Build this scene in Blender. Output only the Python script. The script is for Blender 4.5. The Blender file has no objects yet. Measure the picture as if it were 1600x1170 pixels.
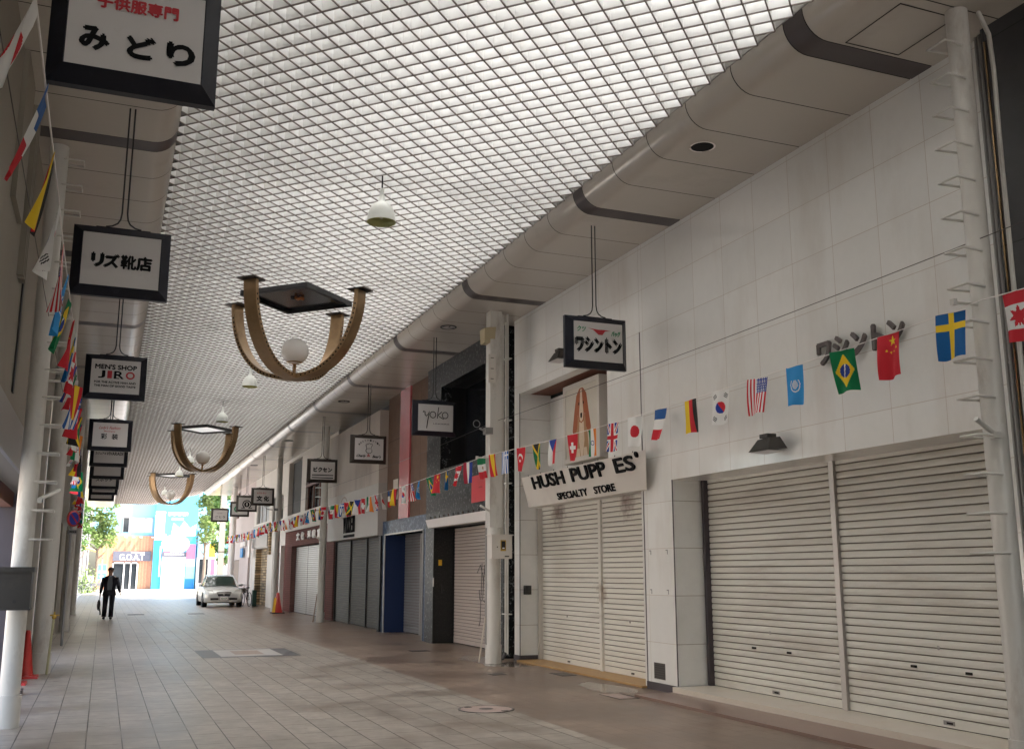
import bpy, bmesh, math, random
from mathutils import Vector, Matrix
R_ = math.radians
random.seed(7)
S = bpy.context.scene
COL = S.collection
# ---------------------------------------------------------------- camera
cam = bpy.data.cameras.new('camera'); co = bpy.data.objects.new('camera', cam); COL.objects.link(co)
co.location = (0, 0, 1.55)
co.rotation_euler = (R_(90 + 11.156), 0, R_(-21.773))
cam.sensor_width = 36; cam.lens = 35.37; cam.clip_end = 2000; cam.clip_start = .05
S.camera = co
# ---------------------------------------------------------------- sky, sun, exposure
SUN_EL, SUN_AZ = 58, 112      # azimuth clockwise from +Y: behind the camera and to the right
w = bpy.data.worlds.new('World'); S.world = w; w.use_nodes = True
nt = w.node_tree; bg = nt.nodes['Background']
sky = nt.nodes.new('ShaderNodeTexSky'); sky.sky_type = 'NISHITA'; sky.sun_disc = False
sky.sun_elevation = R_(SUN_EL); sky.sun_rotation = R_(SUN_AZ)
sky.air_density = 1.2; sky.dust_density = 3.5
nt.links.new(sky.outputs[0], bg.inputs[0]); bg.inputs[1].default_value = .15
sl = bpy.data.lights.new('sun', 'SUN'); sl.energy = 5; sl.angle = R_(.5); sl.color = (1, .96, .89)
so = bpy.data.objects.new('sun', sl); COL.objects.link(so)
d = Vector((math.sin(R_(SUN_AZ)) * math.cos(R_(SUN_EL)), math.cos(R_(SUN_AZ)) * math.cos(R_(SUN_EL)), math.sin(R_(SUN_EL))))
so.rotation_euler = d.to_track_quat('Z', 'Y').to_euler(); so.location = (10, -10, 30)
S.view_settings.view_transform = 'Standard'; S.view_settings.look = 'None'
S.view_settings.exposure = 2.3; S.view_settings.gamma = 1
S.cycles.max_bounces = 12; S.cycles.diffuse_bounces = 6; S.cycles.use_denoising = True
S.cycles.sample_clamp_indirect = 6
# ---------------------------------------------------------------- materials
def newmat(name):
    m = bpy.data.materials.new(name); m.use_nodes = True
    return m, m.node_tree, m.node_tree.nodes['Principled BSDF']
def N(nt, t, **k):
    n = nt.nodes.new(t)
    for a, v in k.items():
        if a.startswith('_'): n.inputs[a[1:].replace('_', ' ')].default_value = v
        else: setattr(n, a, v)
    return n
def mat(name, col, rough=.6, metal=0, var=.12, scale=3, bump=0, stretch=(1, 1, 1), dirt=None, spec=.5, dscale=1.2, dth=.56):
    """plain surface broken up by two noises; dirt=(colour, amount)"""
    m, t, b = newmat(name)
    L = t.links.new
    geo = N(t, 'ShaderNodeNewGeometry')
    mp = N(t, 'ShaderNodeMapping'); mp.inputs['Scale'].default_value = stretch
    L(geo.outputs['Position'], mp.inputs[0])
    n1 = N(t, 'ShaderNodeTexNoise', _Scale=scale, _Detail=6., _Roughness=.65); L(mp.outputs[0], n1.inputs['Vector'])
    mix = N(t, 'ShaderNodeMix', data_type='RGBA')
    c = Vector(col[:3])
    mix.inputs[6].default_value = (*(c * (1 - var)), 1); mix.inputs[7].default_value = (*[min(.95, v) for v in c * (1 + var)], 1)
    L(n1.outputs[0], mix.inputs[0]); out = mix.outputs[2]
    if dirt:
        n2 = N(t, 'ShaderNodeTexNoise', _Scale=dscale, _Detail=8., _Roughness=.7); L(mp.outputs[0], n2.inputs['Vector'])
        rp = N(t, 'ShaderNodeMapRange'); rp.inputs[1].default_value = dth; rp.inputs[2].default_value = dth + .2
        rp.inputs[4].default_value = dirt[1]; L(n2.outputs[0], rp.inputs[0])
        m2 = N(t, 'ShaderNodeMix', data_type='RGBA'); m2.inputs[7].default_value = (*dirt[0], 1)
        L(rp.outputs[0], m2.inputs[0]); L(out, m2.inputs[6]); out = m2.outputs[2]
    L(out, b.inputs['Base Color'])
    b.inputs['Roughness'].default_value = rough; b.inputs['Metallic'].default_value = metal
    b.inputs['Specular IOR Level'].default_value = spec
    if bump:
        n3 = N(t, 'ShaderNodeTexNoise', _Scale=scale * 12, _Detail=4.); L(mp.outputs[0], n3.inputs['Vector'])
        bp = N(t, 'ShaderNodeBump', _Strength=bump, _Distance=.01); L(n3.outputs[0], bp.inputs['Height']); L(bp.outputs[0], b.inputs['Normal'])
    return m
def tiled(name, col, plane, bw, bh, o1, o2, off=0., mortar=.006, mcol=(.15, .13, .12), rough=.4, var=.1, bump=.3,
          dirt=None, dscale=.6, cells=.06, rvar=0, spec=.5, freq=2, dth=.5, dstr=None, spots=0):
    """panels, tiles, pavers: brick grid on world position. plane 'YZ','XY'(rows across X),'XZ'"""
    m, t, b = newmat(name); L = t.links.new
    geo = N(t, 'ShaderNodeNewGeometry'); sp = N(t, 'ShaderNodeSeparateXYZ'); L(geo.outputs['Position'], sp.inputs[0])
    cb = N(t, 'ShaderNodeCombineXYZ')
    a, c_ = {'YZ': (1, 2), 'XY': (1, 0), 'XZ': (0, 2)}[plane]
    for k, (ax, o) in enumerate(((a, o1), (c_, o2))):
        ad = N(t, 'ShaderNodeMath', operation='ADD'); ad.inputs[1].default_value = -o + 100 * (bw if k == 0 else bh)
        L(sp.outputs[ax], ad.inputs[0]); L(ad.outputs[0], cb.inputs[k])
    br = N(t, 'ShaderNodeTexBrick', offset=off, offset_frequency=freq, squash=1.)
    br.inputs['Scale'].default_value = 1; br.inputs['Mortar Size'].default_value = mortar; br.inputs['Mortar Smooth'].default_value = .1
    br.inputs['Brick Width'].default_value = bw; br.inputs['Row Height'].default_value = bh
    c = Vector(col)
    br.inputs['Color1'].default_value = (*(c * (1 - cells)), 1); br.inputs['Color2'].default_value = (*(c * (1 + cells)), 1)
    br.inputs['Mortar'].default_value = (*mcol, 1)
    L(cb.outputs[0], br.inputs['Vector'])
    n1 = N(t, 'ShaderNodeTexNoise', _Scale=5., _Detail=8., _Roughness=.7); L(geo.outputs['Position'], n1.inputs['Vector'])
    rp = N(t, 'ShaderNodeMapRange'); rp.inputs[1].default_value = .3; rp.inputs[2].default_value = .7
    rp.inputs[3].default_value = 1 - var; rp.inputs[4].default_value = 1 + var; L(n1.outputs[0], rp.inputs[0])
    mul = N(t, 'ShaderNodeVectorMath', operation='SCALE'); L(br.outputs[0], mul.inputs[0]); L(rp.outputs[0], mul.inputs['Scale'])
    out = mul.outputs[0]
    rough_out = None
    if dirt:
        n2 = N(t, 'ShaderNodeTexNoise', _Scale=dscale, _Detail=9., _Roughness=.62, _Distortion=0.)
        mp = N(t, 'ShaderNodeMapping'); mp.inputs['Scale'].default_value = dstr or (1, 1, 1); L(geo.outputs['Position'], mp.inputs[0]); L(mp.outputs[0], n2.inputs['Vector'])
        r2 = N(t, 'ShaderNodeMapRange'); r2.inputs[1].default_value = dth; r2.inputs[2].default_value = dth + .18; r2.inputs[4].default_value = dirt[1]
        L(n2.outputs[0], r2.inputs[0])
        m2 = N(t, 'ShaderNodeMix', data_type='RGBA'); m2.inputs[7].default_value = (*dirt[0], 1)
        L(r2.outputs[0], m2.inputs[0]); L(out, m2.inputs[6]); out = m2.outputs[2]
        if rvar:
            r3 = N(t, 'ShaderNodeMapRange'); r3.inputs[1].default_value = .35; r3.inputs[2].default_value = .65
            r3.inputs[3].default_value = rough; r3.inputs[4].default_value = rough - rvar; L(n2.outputs[0], r3.inputs[0]); rough_out = r3.outputs[0]
    if spots:
        vo = N(t, 'ShaderNodeTexVoronoi', _Scale=1.7); L(geo.outputs['Position'], vo.inputs['Vector'])
        n4 = N(t, 'ShaderNodeTexNoise', _Scale=14., _Detail=3.); L(geo.outputs['Position'], n4.inputs['Vector'])
        a1 = N(t, 'ShaderNodeMath', operation='MULTIPLY_ADD'); a1.inputs[1].default_value = .14; L(n4.outputs[0], a1.inputs[0]); L(vo.outputs['Distance'], a1.inputs[2])
        r4 = N(t, 'ShaderNodeMapRange'); r4.inputs[1].default_value = .11; r4.inputs[2].default_value = .15; r4.inputs[3].default_value = spots; r4.inputs[4].default_value = 0; L(a1.outputs[0], r4.inputs[0])
        m4 = N(t, 'ShaderNodeMix', data_type='RGBA'); m4.inputs[7].default_value = (.07, .055, .045, 1); L(r4.outputs[0], m4.inputs[0]); L(out, m4.inputs[6]); out = m4.outputs[2]
    L(out, b.inputs['Base Color'])
    b.inputs['Roughness'].default_value = rough; b.inputs['Specular IOR Level'].default_value = spec
    if rough_out: L(rough_out, b.inputs['Roughness'])
    bp = N(t, 'ShaderNodeBump', invert=True, _Strength=bump, _Distance=.004); L(br.outputs['Fac'], bp.inputs['Height']); L(bp.outputs[0], b.inputs['Normal'])
    return m
DIRT = (.16, .12, .09)
M = {}
M['lattice'] = mat('white_lattice', (.69, .685, .67), .5, var=.08, scale=1.5, dirt=((.42, .34, .24), .4), dscale=2.2, dth=.6)
M['greyc'] = mat('grey_curb', (.42, .40, .37), .6)
M['beam'] = mat('grey_steel', (.30, .29, .28), .6)
M['cream'] = mat('cream_soffit_paint', (.56, .52, .46), .2, var=.05, scale=.8, dirt=((.38, .32, .26), .3), spec=.6)
M['band'] = mat('dull_purple_metal', (.10, .085, .085), .45, metal=.2)
M['seam'] = mat('black_joint', (.03, .026, .024), .8)
M['wall'] = tiled('white_cladding', (.84, .835, .81), 'YZ', .7, .627, 11.88, 0, mortar=.003, mcol=(.60, .53, .47), rough=.11, var=.02, bump=.12, dirt=((.62, .57, .51), .45), dscale=.9, cells=.03, dth=.5, dstr=(1, 1, .3))
M['wallx'] = tiled('white_cladding_return', (.84, .835, .81), 'XZ', .7, .627, 7.08, 0, mortar=.0035, mcol=(.33, .27, .23), rough=.3, var=.04, bump=.12, cells=.02)
M['rwhite'] = mat('white_render', (.66, .62, .57), .6, var=.05, dirt=(DIRT, .12), dscale=.8)
M['plinth'] = mat('purple_grey_plinth', (.085, .072, .08), .5, spec=.3)
M['shut'] = mat('shutter_cream', (.70, .685, .63), .42, var=.06, scale=2.2, stretch=(1, .35, 2.5), dirt=((.33, .27, .22), .5), dscale=1.0, dth=.5)
M['shut2'] = mat('shutter_offwhite', (.74, .715, .65), .4, var=.06, scale=2.2, stretch=(1, .35, 2.5), dirt=((.30, .24, .2), .35), dscale=1.2, dth=.56)
M['shutpink'] = mat('shutter_pinkish', (.55, .47, .42), .35, var=.08, stretch=(1, .4, 2), dirt=(DIRT, .25))
M['shutdark'] = mat('shutter_dark_steel', (.075, .07, .063), .5, metal=.0, spec=.3, var=.35, scale=4, stretch=(1, .35, 3), dirt=((.08, .07, .06), .4))
M['shutgrey'] = mat('shutter_grey', (.32, .32, .33), .4, metal=.2, var=.1, dirt=(DIRT, .2))
M['shutsil'] = mat('shutter_silver', (.50, .49, .48), .35, metal=.3, var=.08, dirt=(DIRT, .2))
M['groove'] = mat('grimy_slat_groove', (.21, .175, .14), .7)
M['alu'] = mat('aluminium', (.45, .43, .41), .35, metal=.6)
M['black'] = mat('black_paint', (.018, .017, .018), .5)
M['hole'] = mat('dark_void', (.006, .006, .006), .9)
M['letter'] = mat('black_letter', (.008, .008, .009), .8, var=.3, spec=.15)
M['letterdk'] = mat('weathered_bronze_letter', (.12, .10, .095), .5, var=.3, scale=8)
M['letterred'] = mat('red_letter', (.42, .02, .03), .5)
M['lettergrn'] = mat('green_letter', (.01, .22, .09), .5)
M['lettergrey'] = mat('faded_grey_letter', (.20, .19, .20), .5)
M['white'] = mat('white_paint', (.80, .76, .73), .45, var=.04)
M['pole'] = mat('pole_offwhite', (.62, .60, .56), .33, var=.06, dirt=((.26, .2, .16), .55), dscale=3.5, dth=.54, stretch=(1, 1, .35))
M['steelgrey'] = mat('grey_paint', (.30, .29, .28), .5)
M['signface'] = mat('sign_acrylic', (.55, .53, .52), .32, var=.04, dirt=((.36, .32, .28), .4), dscale=5, dth=.6)
M['signframe'] = mat('sign_frame_dark', (.010, .011, .018), .4, var=.3, dirt=((.05, .055, .075), .35), dscale=6, spec=.3)
M['brown'] = mat('sign_frame_brown', (.035, .027, .022), .5, var=.2, spec=.25)
M['bronze'] = mat('bronze_gold', (.30, .19, .095), .33, metal=.55, var=.25, scale=6, dirt=((.1, .06, .035), .5), dscale=5)
M['globe'] = mat('opal_glass', (.70, .68, .65), .18, var=.02)
M['lampwhite'] = mat('lamp_enamel', (.66, .67, .62), .3, var=.05)
M['lampin'] = mat('lamp_reflector_yellowish', (.42, .42, .16), .3, metal=.3, var=.3, scale=10)
def stone(name, base, fl, rough=.12, sc=60, thr=.62):
    m, t, b = newmat(name); L = t.links.new
    g = N(t, 'ShaderNodeNewGeometry')
    v = N(t, 'ShaderNodeTexNoise', _Scale=float(sc), _Detail=3., _Roughness=.8); L(g.outputs['Position'], v.inputs['Vector'])
    r = N(t, 'ShaderNodeMapRange'); r.inputs[1].default_value = thr - .07; r.inputs[2].default_value = thr + .05; L(v.outputs[0], r.inputs[0])
    mx = N(t, 'ShaderNodeMix', data_type='RGBA'); mx.inputs[6].default_value = (*base, 1); mx.inputs[7].default_value = (*fl, 1)
    L(r.outputs[0], mx.inputs[0]); L(mx.outputs[2], b.inputs['Base Color']); b.inputs['Roughness'].default_value = rough; b.inputs['Specular IOR Level'].default_value = .3
    bp = N(t, 'ShaderNodeBump', _Strength=.25, _Distance=.003); L(v.outputs[0], bp.inputs['Height']); L(bp.outputs[0], b.inputs['Normal'])
    return m
M['granite'] = stone('black_speckled_granite', (.012, .013, .014), (.26, .27, .28), .36, 13, .625)
M['granitedull'] = stone('dark_granite', (.020, .020, .020), (.06, .06, .055), .3, 60, .6)
M['bluestone'] = stone('blue_marble', (.03, .05, .10), (.14, .19, .27), .4, 12, .58)
M['brownpanel'] = mat('brown_panel', (.17, .105, .072), .5, var=.12, scale=5, dirt=((.07, .045, .035), .4), stretch=(1, 1, .4))
M['redstrip'] = mat('pink_red_plastic', (.50, .10, .115), .25, var=.12, scale=4, bump=.25)
M['bluedoor'] = mat('deep_blue_door', (.006, .022, .085), .5, var=.1)
M['vix'] = mat('stained_cream_facade', (.44, .385, .34), .6, var=.12, scale=1.6, stretch=(1, 1, .3), dirt=((.22, .175, .155), .6), dscale=.9, dth=.5)
M['vixlow'] = mat('cream_fascia', (.40, .375, .35), .5, var=.06, dirt=((.25, .22, .2), .3))
M['maroon'] = tiled('maroon_tile', (.17, .06, .05), 'YZ', 1.2, .075, 0, 0, off=.5, mortar=.005, mcol=(.06, .03, .025), rough=.7, spec=.08, var=.1)
M['maroonx'] = tiled('maroon_tile_return', (.20, .095, .085), 'XZ', 1.2, .075, 0, 0, off=.5, mortar=.005, mcol=(.09, .05, .045), rough=.3, var=.1)
M['rock'] = tiled('ochre_rock_face', (.42, .30, .17), 'YZ', .42, .13, 0, 0, off=.5, mortar=.018, mcol=(.10, .07, .04), rough=.8, var=.4, bump=1, cells=.45)
M['pinkwall'] = mat('pinkish_wall', (.56, .47, .45), .6, var=.06, dirt=(DIRT, .15))
M['darkgrey'] = mat('dark_grey_cladding', (.05, .052, .052), .6, var=.15, spec=.2)
M['wood'] = mat('red_brown_wood_frame', (.16, .055, .035), .45, var=.2)
M['glass'] = mat('dark_window_glass', (.02, .025, .03), .08, var=.1)
M['curtain'] = mat('pale_curtain', (.5, .5, .52), .5)
M['beige'] = mat('beige_wall', (.27, .24, .195), .65, var=.07, scale=2, bump=.15, dirt=((.14, .12, .1), .35), dscale=.9)
M['greymetal'] = mat('grey_metal_panel', (.26, .25, .24), .4, metal=.2, var=.06)
M['boxmetal'] = mat('dull_cabinet_metal', (.038, .034, .03), .5, metal=.1, dirt=((.1, .08, .06), .4), dscale=5)
M['paver'] = tiled('beige_pavers', (.30, .263, .222), 'XY', .62, .3125, .22, -.03, off=.5, mortar=.0055, mcol=(.035, .026, .02), spots=.5, rough=.45, var=.22, bump=.6, dirt=((.155, .12, .092), .9), dscale=.7, cells=.07, rvar=.12, dth=.48)
M['paverbrown'] = tiled('brown_pavers', (.225, .165, .125), 'XY', .5, .25, .22, 4.5, off=.5, mortar=.0035, mcol=(.09, .068, .055), spots=.4, rough=.42, var=.18, bump=.25, dirt=((.12, .082, .06), .85), dscale=.7, cells=.05, rvar=.14, dth=.42)
M['outground'] = mat('sunlit_concrete', (.50, .48, .45), .8, var=.1, scale=.6, bump=.2)
M['granitefloor'] = mat('dark_granite_slab', (.085, .085, .09), .4, var=.15, scale=12)
M['lightslab'] = mat('pale_slab', (.40, .37, .34), .45, var=.1)
M['brownslab'] = mat('brown_slab', (.30, .22, .17), .45, var=.15)
M['pinkiron'] = mat('pink_manhole', (.36, .27, .235), .5, var=.15, scale=20)
M['iron'] = mat('dark_iron', (.07, .06, .055), .5, var=.2)
M['sill'] = mat('beige_stone_sill', (.64, .58, .50), .4, var=.06, dirt=((.5, .33, .16), .3), dscale=2)
M['step'] = mat('brown_stone_riser', (.21, .135, .105), .28, var=.15, scale=8)
M['yellowsill'] = mat('ochre_sill', (.42, .25, .10), .45, var=.12)
M['cone'] = mat('cone_red', (.50, .03, .022), .4, var=.05)
M['conew'] = mat('cone_dark_base', (.05, .03, .03), .6)
M['yellow'] = mat('yellow_paint', (.8, .45, .03), .5, var=.05)
M['brass'] = mat('brass', (.55, .36, .08), .3, metal=.8)
M['rubber'] = mat('rubber', (.015, .015, .015), .7)
M['carpaint'] = mat('silver_car_paint', (.60, .60, .57), .25, metal=.25, var=.02)
M['carglass'] = mat('windscreen', (.03, .05, .04), .05, var=.1)
M['chrome'] = mat('chrome', (.7, .7, .7), .15, metal=1, var=.02)
M['skin'] = mat('skin', (.35, .19, .13), .5, var=.05)
M['hair'] = mat('hair_black', (.012, .01, .01), .5)
M['suit'] = mat('navy_black_suit', (.012, .012, .022), .75, var=.2, scale=30)
M['shirt'] = mat('grey_shirt', (.17, .20, .24), .7, var=.08)
M['leather'] = mat('black_leather', (.012, .011, .011), .4)
M['red'] = mat('red_banner', (.62, .05, .06), .45, var=.08, dirt=((.4, .03, .03), .5), dscale=5)
M['rednos'] = mat('sign_red', (.55, .03, .03), .4)
M['bluenos'] = mat('sign_blue', (.02, .05, .35), .4)
M['cedar'] = tiled('vertical_timber', (.46, .21, .12), 'XZ', .14, 30., 0, 0, mortar=.006, mcol=(.3, .13, .08), rough=.6, var=.15, cells=.2)
M['bluewall'] = mat('light_blue_wall', (.25, .52, .72), .6, var=.04)
M['muralblue'] = mat('mural_blue', (.03, .27, .62), .5, var=.03)
M['muralsky'] = mat('mural_sky_blue', (.09, .48, .74), .5, var=.03)
M['muralyel'] = mat('mural_pale_yellow', (.80, .68, .38), .5)
M['muralgold'] = mat('mural_peach', (.85, .62, .40), .5)
M['muralpink'] = mat('mural_pink', (.75, .22, .32), .5)
M['muralgreen'] = mat('mural_green', (.35, .62, .40), .5)
M['slate'] = mat('slate_signboard', (.10, .10, .13), .5)
M['orange'] = mat('orange_canopy', (.85, .42, .12), .6)
M['bark'] = mat('bark', (.16, .12, .09), .9, var=.3, scale=8)
M['conc'] = mat('grey_concrete_post', (.33, .31, .27), .7, var=.1)
M['pebble'] = mat('brown_interior', (.16, .06, .035), .7)
def leafmat(name, col):
    m, t, b = newmat(name); L = t.links.new
    oi = N(t, 'ShaderNodeNewGeometry'); n = N(t, 'ShaderNodeTexNoise', _Scale=1.3, _Detail=4.); L(oi.outputs['Position'], n.inputs['Vector'])
    mx = N(t, 'ShaderNodeMix', data_type='RGBA'); c = Vector(col); mx.inputs[6].default_value = (*(c * .55), 1); mx.inputs[7].default_value = (*(c * 1.5), 1)
    L(n.outputs[0], mx.inputs[0]); L(mx.outputs[2], b.inputs['Base Color']); b.inputs['Roughness'].default_value = .5
    tr = N(t, 'ShaderNodeBsdfTranslucent'); L(mx.outputs[2], tr.inputs[0]); ms = N(t, 'ShaderNodeMixShader'); ms.inputs[0].default_value = .35
    L(b.outputs[0], ms.inputs[1]); L(tr.outputs[0], ms.inputs[2]); L(ms.outputs[0], t.nodes['Material Output'].inputs[0])
    return m
M['leaf'] = leafmat('leaf_green', (.10, .19, .045)); M['leaf2'] = leafmat('leaf_yellow_green', (.17, .24, .07))
def translucent(name, col, fac):
    m, t, b = newmat(name); L = t.links.new
    b.inputs['Base Color'].default_value = (*col, 1); b.inputs['Roughness'].default_value = .6
    tr = N(t, 'ShaderNodeBsdfTranslucent'); tr.inputs[0].default_value = (*col, 1); ms = N(t, 'ShaderNodeMixShader'); ms.inputs[0].default_value = fac
    L(b.outputs[0], ms.inputs[1]); L(tr.outputs[0], ms.inputs[2]); L(ms.outputs[0], t.nodes['Material Output'].inputs[0])
    return m
M['addedglass'] = translucent('added_side_glazing', (.92, .92, .91), .92)  # for the added glazing above the right curb
M['roofsheet'] = translucent('translucent_roof_sheet', (.66, .66, .65), .92)
def stain(m, pts, col, r):
    t = m.node_tree; L = t.links.new; b = t.nodes['Principled BSDF']; src = b.inputs['Base Color'].links[0].from_socket
    g = N(t, 'ShaderNodeNewGeometry'); n = N(t, 'ShaderNodeTexNoise', _Scale=9., _Detail=5.); L(g.outputs['Position'], n.inputs['Vector'])
    for p in pts:
        d_ = N(t, 'ShaderNodeVectorMath', operation='DISTANCE'); d_.inputs[1].default_value = p; L(g.outputs['Position'], d_.inputs[0])
        a = N(t, 'ShaderNodeMath', operation='MULTIPLY_ADD'); a.inputs[1].default_value = .5; L(n.outputs[0], a.inputs[0]); L(d_.outputs['Value'], a.inputs[2])
        q = N(t, 'ShaderNodeMapRange'); q.inputs[1].default_value = r; q.inputs[2].default_value = r + .28; q.inputs[3].default_value = .75; q.inputs[4].default_value = 0; L(a.outputs[0], q.inputs[0])
        mx = N(t, 'ShaderNodeMix', data_type='RGBA'); mx.inputs[7].default_value = (*col, 1); L(q.outputs[0], mx.inputs[0]); L(src, mx.inputs[6]); src = mx.outputs[2]
    L(src, b.inputs['Base Color'])
stain(M['shut2'], [(7.49, 13.95, 2.64), (7.49, 16.5, 2.62)], (.16, .06, .05), .28)
stain(M['shut2'], [(7.49, 14.84, 1.25)], (.28, .18, .12), .18)
def dirty_sheet():
    m = M['roofsheet']; t = m.node_tree; L = t.links.new
    g = N(t, 'ShaderNodeNewGeometry'); n = N(t, 'ShaderNodeTexNoise', _Scale=.42, _Detail=5., _Roughness=.6); L(g.outputs['Position'], n.inputs['Vector'])
    r = N(t, 'ShaderNodeMapRange'); r.inputs[1].default_value = .36; r.inputs[2].default_value = .62; r.inputs[3].default_value = .62; r.inputs[4].default_value = .97; L(n.outputs[0], r.inputs[0])
    sp = N(t, 'ShaderNodeSeparateXYZ'); L(g.outputs['Position'], sp.inputs[0]); cb = N(t, 'ShaderNodeCombineXYZ')
    for k in range(2):
        ad = N(t, 'ShaderNodeMath', operation='ADD'); ad.inputs[1].default_value = 90; L(sp.outputs[k], ad.inputs[0]); L(ad.outputs[0], cb.inputs[k])
    b = N(t, 'ShaderNodeTexBrick', offset=0.); b.inputs['Scale'].default_value = 1; b.inputs['Brick Width'].default_value = 1.6; b.inputs['Row Height'].default_value = 1.15; b.inputs['Mortar Size'].default_value = .03
    b.inputs['Color1'].default_value = (.8, .8, .775, 1); b.inputs['Color2'].default_value = (1, 1, .97, 1); b.inputs['Mortar'].default_value = (.25, .25, .25, 1); L(cb.outputs[0], b.inputs['Vector'])
    v = N(t, 'ShaderNodeVectorMath', operation='SCALE'); L(b.outputs[0], v.inputs[0]); L(r.outputs[0], v.inputs['Scale'])
    L(v.outputs[0], t.nodes['Principled BSDF'].inputs['Base Color']); L(v.outputs[0], t.nodes['Translucent BSDF'].inputs[0])
dirty_sheet()
def flagmat():
    m, t, b = newmat('flag_cloth'); L = t.links.new
    a = N(t, 'ShaderNodeVertexColor', layer_name='cloth'); L(a.outputs[0], b.inputs['Base Color']); b.inputs['Roughness'].default_value = .7
    tr = N(t, 'ShaderNodeBsdfTranslucent'); L(a.outputs[0], tr.inputs[0]); ms = N(t, 'ShaderNodeMixShader'); ms.inputs[0].default_value = .3
    L(b.outputs[0], ms.inputs[1]); L(tr.outputs[0], ms.inputs[2]); L(ms.outputs[0], t.nodes['Material Output'].inputs[0])
    return m
M['flag'] = flagmat()
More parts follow.
